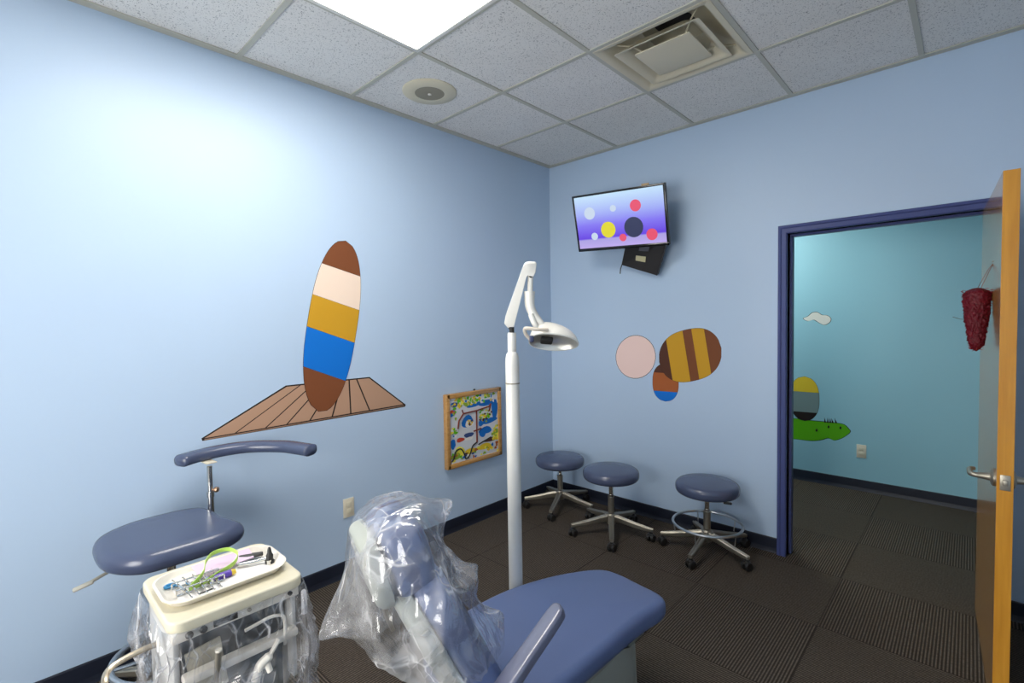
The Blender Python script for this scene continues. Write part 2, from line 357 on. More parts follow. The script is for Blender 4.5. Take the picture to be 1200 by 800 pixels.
# baseboards
BH = 0.098
def bb(mb, p0, p1, nrm):
    p0, p1, nrm = Vector(p0), Vector(p1), Vector(nrm); prof = [(0, 0), (0.013, 0), (0.009, 0.012), (0.006, 0.03), (0.006, BH - 0.006), (0.003, BH), (0, BH)]
    mb.rings([[q + nrm * a + Vector((0, 0, z)) for a, z in prof] for q in (p0, p1)], True, True)
b1 = MB(); bb(b1, (0, YR, 0), (0, 0, 0), (1, 0, 0)); struct(b1.build('baseboard_left', M['base'], smooth=False))
b1 = MB(); bb(b1, (0.006, 0, 0), (1.838, 0, 0), (0, -1, 0)); struct(b1.build('baseboard_back', M['base'], smooth=False))
b1 = MB(); bb(b1, (2.87, 0, 0), (XR, 0, 0), (0, -1, 0)); struct(b1.build('baseboard_right', M['base'], smooth=False))
b1 = MB(); bb(b1, (-0.8, HY, 0), (4.1, HY, 0), (0, -1, 0)); struct(b1.build('baseboard_hall', M['base'], smooth=False))

# door frame: hollow metal, two-inch faces with a stop in the jamb
prof = [(-0.051, -0.022), (-0.036, -0.026), (-0.030, -0.020), (-0.006, -0.024), (0.0, -0.018), (0.0, 0.045), (0.013, 0.052), (0.013, 0.095), (0.0, 0.10), (0.0, WT + 0.018), (-0.051, WT + 0.018), (-0.051, WT), (-0.002, WT), (-0.002, 0.0), (-0.051, 0.0)]
f = MB(); rr = []
for (px, pz, sx, sz) in ((OX0, 0.0, 1, 0), (OX0, OZ, 1, -1), (OX1, OZ, -1, -1), (OX1, 0.0, -1, 0)):
    rr.append([Vector((px + sx * a, d, pz + sz * a)) for a, d in prof])
f.rings(rr, True, True); struct(f.build('door_frame', M['frame'], smooth=False), 'blue painted metal door frame')

# door leaf, standing open into the room
DX0, DX1, DY0, DY1 = 2.766, 2.811, -0.915, -0.012
door = MB().box(((DX0 + DX1) / 2, (DY0 + DY1) / 2, 1.019), (DX1 - DX0, DY1 - DY0, 2.022), 0.0015).build('door_1', M['door'], smooth=False)
struct(door, 'oak veneer door standing open')
de = MB().box(((DX0 + DX1) / 2, DY0 - 0.002, 1.019), (DX1 - DX0 - 0.001, 0.006, 2.021), 0.001)
de.build('door_edge', M['dooredge'], door, smooth=False)
lz = 0.905
lp = MB(); lp.box(((DX0 + DX1) / 2, DY0 - 0.0055, lz), (0.028, 0.003, 0.056), 0.001); lp.box(((DX0 + DX1) / 2, DY0 - 0.010, lz), (0.014, 0.010, 0.02), 0.002)
lp.build('latch_plate', M['metal'], door)
for sgn, x0 in ((-1, DX0), (1, DX1)):
    h = MB(); R = basis((0, 1, 0), (0, 0, 1), (sgn, 0, 0)); yb = DY0 + 0.062
    h.lathe([(0.033, 0), (0.033, 0.006), (0.028, 0.010), (0.015, 0.013), (0.012, 0.03), (0.011, 0.045)], (x0, yb, lz), 28, R)
    pts = spline([(x0 + sgn * 0.036, yb, lz), (x0 + sgn * 0.056, yb, lz), (x0 + sgn * 0.066, yb + 0.014, lz), (x0 + sgn * 0.066, yb + 0.06, lz - 0.001), (x0 + sgn * 0.064, yb + 0.105, lz - 0.003), (x0 + sgn * 0.05, yb + 0.118, lz - 0.003)], 6)
    h.tube(pts, [0.0105 - 0.003 * k / len(pts) for k in range(len(pts))], 12)
    h.build('door_handle', M['metal'], door)
hg = MB()
for z in (0.25, 1.0, 1.8): hg.lathe([(0.007, -0.05), (0.007, 0.05)], (DX1 + 0.004, -0.008, z), 10)
hg.build('hinge', M['metal'], door)
hp0 = Vector((DX1, DY1, 0)); door.matrix_world = Matrix.Translation(hp0) @ Matrix.Rotation(0.045, 4, 'Z') @ Matrix.Translation(-hp0)

# ------------------------------------------------------------------ lamps and ceiling fittings
def troffer(x0, x1, y0, y1, z, label, strength, colr, nm='ceiling_light', depth=0.1):
    t = thing(nm, label, 'light', ((x0 + x1) / 2, (y0 + y1) / 2, z)); W, D = x1 - x0, y1 - y0
    fr = MB(); b_ = 0.022
    for sx in (-1, 1): fr.box((sx * (W / 2 - b_ / 2), 0, 0.004), (b_, D, 0.012), 0.002); fr.box((sx * (W / 2 - 0.004), 0, 0.05), (0.006, D, 0.09))
    for sy in (-1, 1): fr.box((0, sy * (D / 2 - b_ / 2), 0.004), (W - 2 * b_, b_, 0.012), 0.002); fr.box((0, sy * (D / 2 - 0.004), 0.05), (W, 0.006, 0.09))
    fr.box((0, 0, 0.098), (W, D, 0.006)); fr.build('frame', M['white'], t)
    mt, nt, b = new_mat('lit_diffuser'); b.inputs['Base Color'].default_value = (0.9, 0.9, 0.9, 1)
    b.inputs['Emission Color'].default_value = (*colr, 1); b.inputs['Emission Strength'].default_value = strength
    MB().box((0, 0, 0.006), (W - 2 * b_, D - 2 * b_, 0.004)).build('diffuser', mt, t, smooth=False)
    return t
LC = (1.0, 0.955, 0.88)
yA = -(GY + 2 * P_)
troffer(GX, GX + P_, yA - 2 * P_, yA, CEIL, 'bright rectangular fluorescent troffer set in the tile ceiling', 18.5, LC)
troffer(0.9, 1.5, 0.6, 1.2, HC - 0.006, 'square troffer in the corridor ceiling beyond the doorway', 26.0, (0.95, 1.0, 0.92))

# round ceiling loudspeaker
sp_ = thing('ceiling_speaker', 'round cream loudspeaker grille set in a ceiling tile', 'speaker', (0.395, -1.605, CEIL + 0.006))
MB().lathe([(0.158, 0.0), (0.158, -0.004), (0.150, -0.009), (0.10, -0.012), (0.086, -0.012), (0.084, -0.006)], n=48, cap0=True, cap1=False).build('rim', M['cream'], sp_)
gq = MB(); gq.lathe([(0.086, -0.007), (0.086, -0.011), (0.05, -0.013), (0.02, -0.014)], n=40)
gq.build('grille', M['creamdark'], sp_)
MB().lathe([(0.011, -0.013), (0.011, -0.017), (0.006, -0.019)], n=16).build('screw_cap', M['tray'], sp_)

# square ceiling diffuser
vx, vy = GX + 1.5 * P_, -(GY + 0.5 * P_)
vt = thing('ceiling_vent', 'square cream air diffuser with stepped cones recessed in the ceiling', 'vent', (vx, vy, CEIL))
def sq(h, z, r=0.0):
    if r <= 0: return [Vector((sx * h, sy * h, z)) for sx, sy in ((-1, -1), (1, -1), (1, 1), (-1, 1))]
    out = []
    for k, (sx, sy) in enumerate(((1, 1), (-1, 1), (-1, -1), (1, -1))):
        for q in range(5):
            a = PI / 2 * (k + q / 4); out.append(Vector((sx * (h - r) + r * math.cos(a), sy * (h - r) + r * math.sin(a), z)))
    return out
H = P_ / 2 - 0.012
v = MB(); v.rings([sq(H, 0.004, 0.002), sq(H, -0.002, 0.002), sq(H - 0.022, -0.002, 0.004), sq(H - 0.040, 0.012, 0.02), sq(H - 0.062, 0.050, 0.04), sq(0.125, 0.105, 0.05), sq(0.118, 0.20, 0.05)], False, False)
v.build('pan', M['cream'], vt)
v = MB(); v.rings([sq(0.215, -0.010, 0.012), sq(0.217, -0.013, 0.012), sq(0.208, -0.014, 0.012), sq(0.185, 0.002, 0.02), sq(0.165, 0.022, 0.03), sq(0.15, 0.045, 0.04), sq(0.145, 0.047, 0.04), sq(0.165, 0.027, 0.03), sq(0.19, 0.008, 0.02), sq(0.215, -0.010, 0.012)], False, False)
v.build('cone', M['cream'], vt)
v = MB(); v.rings([sq(0.125, -0.004, 0.01), sq(0.142, -0.010, 0.01), sq(0.142, -0.015, 0.01), sq(0.13, -0.018, 0.012)], True, True)
v.build('centre_plate', M['cream'], vt)
v = MB(); v.box((0, 0, 0.19), (0.24, 0.24, 0.004)); v.build('damper', M['dark'], vt)
v = MB()
for sx in (-1, 1):
    for sy in (-1, 1): v = MB(); v.tube([(sx * 0.10, sy * 0.10, -0.006), (sx * 0.15, sy * 0.15, 0.03), (sx * 0.20, sy * 0.20, 0.035), (sx * 0.235, sy * 0.235, 0.04)], 0.004, 6); v.build('bracket', M['cream'], vt)

# ------------------------------------------------------------------ wall pieces
def plate(name, label, cat, o, ex, nrm, w_=0.07, h_=0.115, kind='outlet'):
    """wall plate centred at o; ex = along the wall"""
    t = thing(name, label, cat, o); R = basis(ex, (0, 0, 1), nrm); nrm = Vector(nrm)
    MB().box(nrm * 0.003, (w_, h_, 0.006), 0.002, R).build('cover_plate', M['plate'], t)
    a = MB()
    if kind == 'outlet':
        for s_ in (-1, 1): a.box(nrm * 0.0065 + Vector((0, 0, s_ * 0.02)), (0.034, 0.028, 0.003), 0.001, R)
    a.lathe([(0.004, 0.005), (0.004, 0.0075)], (0, 0, 0), 10, R)
    a.build('socket', M['ivory'], t)
p = onL(408.5, 600); plate('wall_outlet', 'almond outlet plate on the left wall behind the wrapped headrest', 'outlet', (0, p.y, 0.415), (0, 1, 0), (1, 0, 0))
p = onB(1009.5, 528.5, HY); plate('wall_outlet', 'almond outlet plate low on the teal corridor wall', 'outlet', (p.x, HY, p.z), (1, 0, 0), (0, -1, 0))

def wpoly(px, onf): return [onf(u, v) for u, v in px]
def decal(name, label, shapes, onf, nrm, cat='wall decal', t0=0.0006, edge=1.0):
    """flat vinyl shapes laid on a wall; each shape is (outline px, material key); dark rim round each"""
    keys = ['outline'] + sorted({k for _, k in shapes if k != 'outline'}); mb = MB(); nrm = Vector(nrm)
    for i, (px, k) in enumerate(shapes):
        P = wpoly(px, onf); c0 = sum(P, Vector()) / len(P); o = nrm * (t0 * (1 + i * 0.8))
        if k != 'outline' and edge:
            rim = [q + (q - c0).normalized() * 0.006 * edge for q in P]
            mb.prism(rim, nrm * (t0 * (1 + i * 0.8) - 0.0002), 0)
        mb.prism(P, o, keys.index(k))
    return tag(mb.build(name, [F[k] for k in keys], smooth=False), label, cat)
def blob(cx, cy, a, b_, rot=0, n=28, wob=0.0, ph=0.0, sq_=2.0):
    out = []
    for k in range(n):
        t = 2 * PI * k / n; c_, s_ = math.cos(t), math.sin(t)
        x = a * math.copysign(abs(c_) ** (2 / sq_), c_); y = b_ * math.copysign(abs(s_) ** (2 / sq_), s_); w_ = 1 + wob * math.sin(3 * t + ph)
        out.append((cx + w_ * (x * math.cos(rot) - y * math.sin(rot)), cy + w_ * (x * math.sin(rot) + y * math.cos(rot))))
    return out
# painted boards
top = [(335.5, 452), (357, 449), (386, 446), (402, 445), (420, 443.5), (433, 442)]
bot = [(237, 514), (276, 508), (311, 502.5), (337, 498), (364, 493), (411, 485), (433, 481), (474, 473.5)]
mb = MB(); nx = Vector((1, 0, 0))
P4 = wpoly([(335, 451.5), (433, 441.5), (475.5, 474), (474.5, 476.5), (237, 516.5), (236, 513.5)], onL); mb.prism(P4, nx * 0.0006, 0)
mb.prism(wpoly([(336, 453), (432.5, 443), (472.5, 473.5), (239.5, 513.2)], onL), nx * 0.0010, 1)
mb.prism(wpoly([(239.5, 514.4), (473, 474.7), (473, 475.6), (239.5, 515.7)], onL), nx * 0.0010, 2)
for a, b_ in (((352, 451), (276, 507)), ((367, 449.8), (311, 501.3)), ((379, 448.5), (336, 497)), ((391, 447), (363, 492.6)), ((401, 446), (389, 488.5)), ((409, 445), (411, 484.5)), ((418, 444.5), (433, 480.5))):
    dx = 0.8; mb.prism(wpoly([(a[0] - dx, a[1]), (a[0] + dx, a[1]), (b_[0] + dx, b_[1]), (b_[0] - dx, b_[1])], onL), nx * 0.0013, 0)
tag(mb.build('wall_decal', [F['outline'], F['plank'], F['plankside']], smooth=False), 'wall decal of tan floor planks drawn in perspective on left wall', 'wall decal')
# plain colour-patch decals
def banded(cx, cy, a, b_, rot, bands, n=40):
    """one rounded patch cut across its long axis into plain colour bands: (fraction from, to, colour)"""
    out = []
    for f0, f1, k in bands:
        P = []
        ts = [f0 + (f1 - f0) * i / 10 for i in range(11)]
        for side in (1, -1):
            for t in (ts if side > 0 else reversed(ts)):
                y = (2 * t - 1); x = side * math.sqrt(max(0.0, 1 - abs(y) ** 2.6)) if 0 < t < 1 else 0.0
                X, Y = x * a, y * b_ + 0.10 * b_ * x * 0.5
                P.append((cx + X * math.cos(rot) - Y * math.sin(rot), cy + X * math.sin(rot) + Y * math.cos(rot)))
        Q = []
        for q in P:
            if not Q or (abs(q[0] - Q[-1][0]) + abs(q[1] - Q[-1][1])) > 0.05: Q.append(q)
        out.append((Q, k))
    return out
decal('wall_decal', 'tall leaning oval wall decal in plain colour bands above the drawn planks', banded(389, 382, 29, 101, 0.16, [
    (0.0, 0.17, 'brown'), (0.17, 0.36, 'cream'), (0.36, 0.55, 'mustard'), (0.55, 0.78, 'blue'), (0.78, 1.0, 'brown')]), onL, (1, 0, 0), edge=0.35)
decal('wall_decal', 'round plain pink patch decal on the back wall below the television', [(blob(745, 418, 23, 25, 0.1), 'pink')], onB, (0, -1, 0), edge=0.6)
decal('wall_decal', 'round banded mustard and brown patch decal, largest on the back wall', banded(809, 416, 30, 37, 1.35, [
    (0.0, 0.22, 'brown'), (0.22, 0.42, 'mustard'), (0.42, 0.56, 'brown'), (0.56, 0.84, 'mustard'), (0.84, 1.0, 'dkbrown')]), onB, (0, -1, 0), edge=0.35)
decal('wall_decal', 'small oval patch decal in orange-brown and blue bands on back wall', banded(780, 448, 15, 22, 0.0, [(0.0, 0.25, 'dkbrown'), (0.25, 0.74, 'orange'), (0.74, 1.0, 'blue')]), onB, (0, -1, 0), edge=0.35)
onH = lambda u, v: onB(u, v, HY)
decal('wall_decal', 'small white cloud decal on the teal corridor wall', [(spline([(941.5, 373), (947, 370.5), (952, 366.5), (958, 366), (963, 369), (969, 369.5), (973.5, 373), (972, 377.5), (966, 380.5), (960, 378), (954, 374.5), (947, 376)], 4, True), 'cloud')], onH, (0, -1, 0), edge=0.8)
decal('wall_decal', 'green grass mound decal low on the corridor wall', [(spline([(905, 489), (930, 490), (952, 493), (975, 495), (988, 497), (994, 502), (996, 506), (990, 511), (984, 514), (977, 515.5), (970, 513), (962, 515), (950, 516), (930, 514), (905, 513)], 4, True), 'green')] +
      [([(x, 494 + (x - 945) * .05), (x + 2.2, 494 + (x - 945) * .05), (x + 0.6 + random.uniform(-1.5, 1.5), 489.5 + random.uniform(-1, 1.5))], 'outline') for x in (966, 969, 972, 975, 979)] +
      [(blob(x, y, 1.1, 1.6), 'outline') for x, y in ((957, 504), (971, 500), (985, 501))], onH, (0, -1, 0), edge=1.0)
decal('wall_decal', 'oval patch decal in grey and yellow bands above the green mound', banded(943, 467, 17, 26, 0.0, [(0.0, 0.35, 'yellow'), (0.35, 0.8, 'grey'), (0.8, 1.0, 'outline')]), onH, (0, -1, 0), edge=0.35)

# ------------------------------------------------------------------ wooden activity panel
by0, by1, bz0, bz1, bt = -1.243, -0.690, 0.475, 1.014, 0.042
bd = thing('activity_panel', 'oak framed children\'s play panel with a bright town map on left wall', 'wall toy', (0, (by0 + by1) / 2, (bz0 + bz1) / 2))
W2, H2, fw_ = (by1 - by0) / 2, (bz1 - bz0) / 2, 0.034
fr = MB()
for s_ in (-1, 1):
    fr.box((bt / 2, s_ * (W2 - fw_ / 2), 0), (bt, fw_, 2 * H2), 0.006); fr.box((bt / 2, 0, s_ * (H2 - fw_ / 2)), (bt, 2 * W2 - 0.01, fw_), 0.006)
fr.build('frame', M['oak'], bd)
pn = MB(); keys = ['panel', 'sky', 'leaf', 'sun', 'orange', 'navy', 'red', 'green', 'yellow', 'cloud', 'dkbrown']
pw, ph_ = W2 - fw_, H2 - fw_; px_ = bt - 0.012
pn.box((px_ / 2, 0, 0), (px_, 2 * pw, 2 * ph_))
lay = [0]
def patch(u, v, a, b_, k, rot=0, wob=0.1, n=14):
    lay[0] += 1; x = px_ + 0.0003 + 0.000012 * lay[0]
    P = [Vector((x, max(-pw, min(pw, (q[0] * 2 - 1) * pw)), max(-ph_, min(ph_, (q[1] * 2 - 1) * ph_)))) for q in blob(u, v, a, b_, rot, n, wob, random.uniform(0, 6))]
    pn.add(P, [tuple(range(n))], keys.index(k))
rnd = random.Random(3)
for q in [(0.75, 0.85, 0.22, 0.05, 'sky'), (0.93, 0.72, 0.07, 0.17, 'sky'), (0.45, 0.84, 0.12, 0.03, 'sky'), (0.66, 0.86, 0.05, 0.05, 'sky'), (0.78, 0.55, 0.2, 0.05, 'sky'), (0.63, 0.53, 0.06, 0.05, 'sky'), (0.72, 0.40, 0.14, 0.06, 'sky'), (0.66, 0.35, 0.07, 0.05, 'sky'),
          (0.35, 0.6, 0.12, 0.10, 'sky'), (0.385, 0.565, 0.085, 0.06, 'cloud'), (0.05, 0.30, 0.05, 0.08, 'sky'), (0.37, 0.385, 0.10, 0.04, 'navy'), (0.37, 0.33, 0.09, 0.025, 'cloud'), (0.20, 0.34, 0.08, 0.035, 'red'), (0.10, 0.90, 0.08, 0.04, 'navy'), (0.06, 0.78, 0.06, 0.05, 'red'),
          (0.18, 0.15, 0.1, 0.09, 'sun'), (0.1, 0.1, 0.1, 0.05, 'leaf'), (0.42, 0.12, 0.14, 0.05, 'yellow'), (0.7, 0.14, 0.15, 0.05, 'yellow'), (0.82, 0.23, 0.14, 0.035, 'dkbrown')]: patch(*q)
for _ in range(60):
    patch(rnd.uniform(0.08, 0.98), rnd.uniform(0.86, 0.99), rnd.uniform(.012, .035), rnd.uniform(.012, .035), rnd.choice(['leaf', 'leaf', 'green', 'sun', 'yellow', 'cloud', 'sky']), 0, 0.2, 9)
for _ in range(40): patch(rnd.gauss(0.74, 0.07), rnd.gauss(0.66, 0.05), .022, .018, rnd.choice(['leaf', 'leaf', 'green', 'yellow', 'dkbrown', 'sun']), 0, 0.2, 9)
for _ in range(26): patch(rnd.gauss(0.93, 0.04), rnd.gauss(0.33, 0.07), .03, .025, rnd.choice(['sun', 'sun', 'leaf', 'leaf', 'yellow']), 0, 0.2, 9)
for _ in range(16): patch(rnd.gauss(0.40, 0.035), rnd.gauss(0.58, 0.022), .018, .016, rnd.choice(['yellow', 'dkbrown', 'navy']), 0, 0.2, 9)
for _ in range(44): patch(rnd.uniform(0.02, 0.98), rnd.uniform(0.02, 0.16), rnd.uniform(.014, .04), rnd.uniform(.012, .03), rnd.choice(['leaf', 'sun', 'navy', 'cloud', 'dkbrown', 'sky', 'yellow', 'orange', 'green']), 0, 0.2, 9)
for _ in range(24): patch(rnd.uniform(0.02, 0.12), rnd.uniform(0.1, 0.95), rnd.uniform(.014, .035), rnd.uniform(.014, .03), rnd.choice(['leaf', 'sun', 'sky', 'cloud', 'green']), 0, 0.2, 9)
pn.build('printed_map', [F[k] for k in keys], bd, smooth=False)
def bp_(u, v, x=0.004): return Vector((px_ + x, (u * 2 - 1) * pw, (v * 2 - 1) * ph_))
tr = MB()
for L_ in ([(0.24, 0.80), (0.26, 0.74), (0.53, 0.75), (0.80, 0.78), (0.84, 0.82)], [(0.53, 0.75), (0.53, 0.52), (0.53, 0.24)], [(0.47, 0.43), (0.62, 0.45)], [(0.26, 0.74), (0.17, 0.64), (0.15, 0.52)], [(0.84, 0.82), (0.80, 0.70)]):
    tr.tube([bp_(*q) for q in L_], 0.0055, 8)
tr.build('maze_track', F['road'], bd)
lp = MB()
lp.tube(spline([bp_(*q) for q in [(0.53, 0.24), (0.44, 0.2), (0.38, 0.08), (0.30, 0.02), (0.27, 0.10), (0.2, 0.2), (0.1, 0.18), (0.06, 0.08), (0.02, 0.04)]], 6), 0.005, 8); lp.tube([bp_(0.56, 0.20), bp_(0.83, 0.27)], 0.005, 8)
lp.build('bead_wire', M['black'], bd)
MB().lathe([(0.004, 0), (0.009, 0.004), (0.009, 0.01), (0.004, 0.013)], (0.02, 0.01, H2), 12).build('screw', M['black'], bd)

# ------------------------------------------------------------------ television on its arm and the player box under it
TVO = Vector((0.879, -0.311, 2.242)); TR = Matrix.Rotation(0.121, 3, 'Z') @ Matrix.Rotation(0.031, 3, 'Y') @ Matrix.Rotation(0.304, 3, 'X')
tv = thing('television', 'flat black television on a wall arm with a violet picture on its screen', 'television', TVO)
tw, th_ = 0.70, 0.415
c = MB(); c.box((0, 0.016, 0), (tw, 0.03, th_), 0.004); c.box((0, 0.042, -0.02), (tw * 0.7, 0.035, th_ * 0.7), 0.012); c.build('casing', M['black'], tv)
bz = MB(); b_ = 0.014
for sx in (-1, 1): bz.box((sx * (tw / 2 - b_ / 2), -0.001, 0), (b_, 0.008, th_), 0.002)
bz.box((0, -0.001, th_ / 2 - b_ / 2), (tw, 0.008, b_), 0.002); bz.box((0, -0.001, -th_ / 2 + 0.011), (tw, 0.008, 0.022), 0.002)
bz.build('bezel', mat('gloss_black', (0.008, 0.008, 0.009), 0.15), tv)
mt, nt, b = new_mat('screen_picture'); tc = N(nt, 'ShaderNodeTexCoord'); sp = N(nt, 'ShaderNodeSeparateXYZ'); lk(nt, tc.outputs['Object'], sp.inputs[0])
mr = N(nt, 'ShaderNodeMapRange'); mr.inputs[1].default_value = -0.19; mr.inputs[2].default_value = 0.19; lk(nt, sp.outputs[2], mr.inputs[0])
cr = N(nt, 'ShaderNodeValToRGB'); lk(nt, mr.outputs[0], cr.inputs['Fac']); es = cr.color_ramp.elements
es[0].position = 0.0; es[0].color = (*srgb(190, 170, 235), 1); es[1].position = 1.0; es[1].color = (*srgb(195, 225, 250), 1)
for p_, cc in ((0.17, (170, 160, 225)), (0.20, (100, 60, 225)), (0.45, (130, 115, 240)), (0.7, (165, 180, 245))):
    q = es.new(p_); q.color = (*srgb(*cc), 1)
b.inputs['Base Color'].default_value = (0.01, 0.01, 0.01, 1); b.inputs['Roughness'].default_value = 0.2
lk(nt, cr.outputs[0], b.inputs['Emission Color']); b.inputs['Emission Strength'].default_value = 0.95
def glow(nm, r, g_, b__): return mat('picture_' + nm, (0.01, 0.01, 0.01), 0.2, emit=srgb(r, g_, b__), estr=0.95)
sm = [mt, glow('yellow', 225, 215, 40), glow('red', 230, 80, 110), glow('navy', 45, 50, 85), glow('pale', 200, 215, 235), glow('brown', 120, 70, 60)]
sc = MB(); sw, sh = tw / 2 - b_, th_ / 2 - b_; sc.box((0, -0.0005, 0.004), (2 * sw, 0.003, 2 * sh - 0.008), mi=0)
def pic(u, v, a, bb_, k, sq_=2.0, rot=0):
    pic.n += 1; P = [Vector(((q[0] * 2 - 1) * sw, -0.0022 - 0.00005 * pic.n, (q[1] * 2 - 1) * sh)) for q in blob(u, v, a, bb_, rot, 24, 0, 0, sq_)]
    sc.add(P, [tuple(range(24))], k)
pic.n = 0
for q in ((0.17, 0.68, 0.065, 0.115, 4), (0.37, 0.34, 0.085, 0.15, 1), (0.66, 0.34, 0.105, 0.185, 3), (0.53, 0.17, 0.04, 0.07, 2), (0.85, 0.18, 0.06, 0.105, 2), (0.70, 0.72, 0.06, 0.105, 2), (0.20, 0.24, 0.04, 0.07, 4), (0.45, 0.72, 0.035, 0.06, 4)): pic(*q)
sc.build('screen', sm, tv, smooth=False)
am = MB()
def tvl(p): return Vector(p) - TVO
am.tube([tvl((0.9, -0.012, 2.2)), tvl((0.9, -0.12, 2.2)), tvl((0.885, -0.235, 2.225))], 0.018, 10); am.box(tvl((0.9, -0.008, 2.2)), (0.1, 0.2, 0.012), 0.002, basis((1, 0, 0), (0, 0, 1), (0, -1, 0)))
am.build('wall_arm', M['black'], tv)
MB().box((0.215, 0.004, th_ / 2 + 0.007), (0.05, 0.02, 0.014), 0.002).build('sticker_tab', mat('tan_tab', (0.45, 0.32, 0.18), 0.6), tv)
for o_ in tv.children:
    if not o_.name.startswith('wall_arm'): o_.rotation_euler = TR.to_euler()
# player box: underside tips towards the room
q = [onB(733.5, 284, -0.165), onB(781.5, 282, -0.165), onB(769.5, 323, -0.075), onB(728, 310.5, -0.075)]
cen = sum(q, Vector()) / 4; nrm = ((q[1] - q[0]).cross(q[3] - q[0])).normalized()
if nrm.y < 0: nrm = -nrm
bx = thing('media_player', 'black player box hung on the wall just below the television', 'media player', cen)
c = MB(); r0 = [p - cen for p in q]
def shr(r, k): return [p * k for p in r]
c.rings([shr(r0, 0.975), [p + nrm * 0.004 for p in r0], [p + nrm * 0.035 for p in r0], [p * 0.975 + nrm * 0.038 for p in r0]])
c.build('case', mat('brown_black_case', (0.018, 0.014, 0.012), 0.5, bump=0.2), bx, smooth=False)
def quadp(u, v): return (r0[0] * (1 - u) + r0[1] * u) * (1 - v) + (r0[3] * (1 - u) + r0[2] * u) * v
s1 = MB(); s1.prism([quadp(0.34, 0.50) - nrm * .001, quadp(0.60, 0.50) - nrm * .001, quadp(0.62, 0.68) - nrm * .001, quadp(0.36, 0.68) - nrm * .001], nrm * 0.0015); s1.build('label_sticker', mat('buff_label', (0.55, 0.50, 0.30), 0.6), bx, smooth=False)
s1 = MB(); s1.prism([quadp(0.38, 0.12) - nrm * .001, quadp(0.62, 0.12) - nrm * .001, quadp(0.63, 0.32) - nrm * .001, quadp(0.38, 0.32) - nrm * .001], nrm * 0.0015); s1.build('grey_label', mat('grey_label', (0.10, 0.10, 0.12), 0.4), bx, smooth=False)
s1 = MB(); s1.box(cen * 0 + Vector((0.0, -cen.y / 2 + 0.015, 0.01)), (0.12, -cen.y - 0.035, 0.02), 0.003); s1.build('wall_bracket', M['black'], bx)
s1 = MB(); s1.tube([quadp(0.02, 0.95), quadp(0.0, 1.05) - Vector((0.004, 0, 0.02)), quadp(0.0, 1.1) - Vector((0.006, 0, 0.05))], 0.004, 8); s1.build('cable', M['black'], bx)

# ------------------------------------------------------------------ rolling stools
def star_base(root, r, zhub, zc=0.088, col=M['metal'], legw=0.034):
    hub = MB(); hub.lathe([(0.030, zhub - 0.075), (0.036, zhub - 0.06), (0.036, zhub - 0.01), (0.027, zhub)], n=24); hub.build('hub', col, root)
    for k in range(5):
        a = 2 * PI * k / 5; R = rotz(a); rr = []
        for d, h_, w_, zt in ((0.022, 0.050, legw * 1.25, zhub - 0.008), (0.08, 0.040, legw * 1.1, zhub - 0.020), (r * 0.6, 0.036, legw, zhub - 0.008 - (zhub - 0.008 - zc) * 0.58), (r * 0.9, 0.028, legw * 0.9, zc + 0.007), (r + 0.012, 0.022, legw * 0.8, zc)):
            x = d; w2 = w_ / 2
            rr.append([R @ Vector((x, y * w2, zt + z * h_)) for y, z in ((-0.55, -1), (0.55, -1), (0.95, -0.75), (1, -0.15), (0.75, 0), (0.35, -0.0), (0.2, -0.12), (-0.2, -0.12), (-0.35, -0.0), (-0.75, 0), (-1, -0.15), (-0.95, -0.75))])
        leg = MB(); leg.rings(rr); lg = leg.build('leg', col, root)
        ca = MB(); ct = R @ Vector((r, 0, 0)); side = R @ Vector((0, 1, 0)); out = R @ Vector((1, 0, 0))
        phi = 0.7 + 1.9 * k; ax = rotz(phi) @ side; fwd = rotz(phi) @ out
        for s_ in (-1, 1):
            Rw = basis(fwd, Vector((0, 0, 1)), ax)
            ca.lathe([(0.008, -0.010), (0.022, -0.010), (0.0265, -0.006), (0.0265, 0.006), (0.022, 0.010), (0.008, 0.010)], ct + ax * (s_ * 0.015) + Vector((0, 0, 0.0265)), 20, Rw)
        ca.lathe([(0.024, 0.040), (0.022, 0.050), (0.012, 0.056), (0.008, 0.078)], ct, 16)
        ca.box(ct + Vector((0, 0, 0.04)) - fwd * 0.004, (0.036, 0.012, 0.028), 0.004, basis(fwd, ax, (0, 0, 1)))
        ca.build('caster', M['caster'], lg)
def round_seat(root, r, z1, th, lean=(0, 0), name='seat', mt=None):
    s_ = MB(); R = Matrix.Rotation(lean[0], 3, 'X') @ Matrix.Rotation(lean[1], 3, 'Y'); prof = []
    for k in range(9):
        a = PI / 2 * k / 8; prof.append((r - 0.03 + 0.03 * math.sin(a), -th + 0.03 * (1 - math.cos(a))))
    for k in range(9):
        a = PI / 2 * k / 8; prof.append((r - 0.035 + 0.035 * math.cos(a), -0.035 + 0.035 * math.sin(a)))
    prof += [(r * 0.7, 0.005), (r * 0.4, 0.008), (r * 0.1, 0.009)]
    s_.lathe(prof, (0, 0, 0), 56, R); s_.v = [(a, b_, c_ + z1) for a, b_, c_ in s_.v]
    se = s_.build(name, mt or M['vinyl'], root, ang=60)
    pl = MB(); pl.lathe([(0.04, -th - 0.028), (0.075, -th - 0.018), (0.10, -th - 0.002), (0.10, -th + 0.004)], (0, 0, z1), 28); pl.build('seat_plate', M['black'], root)
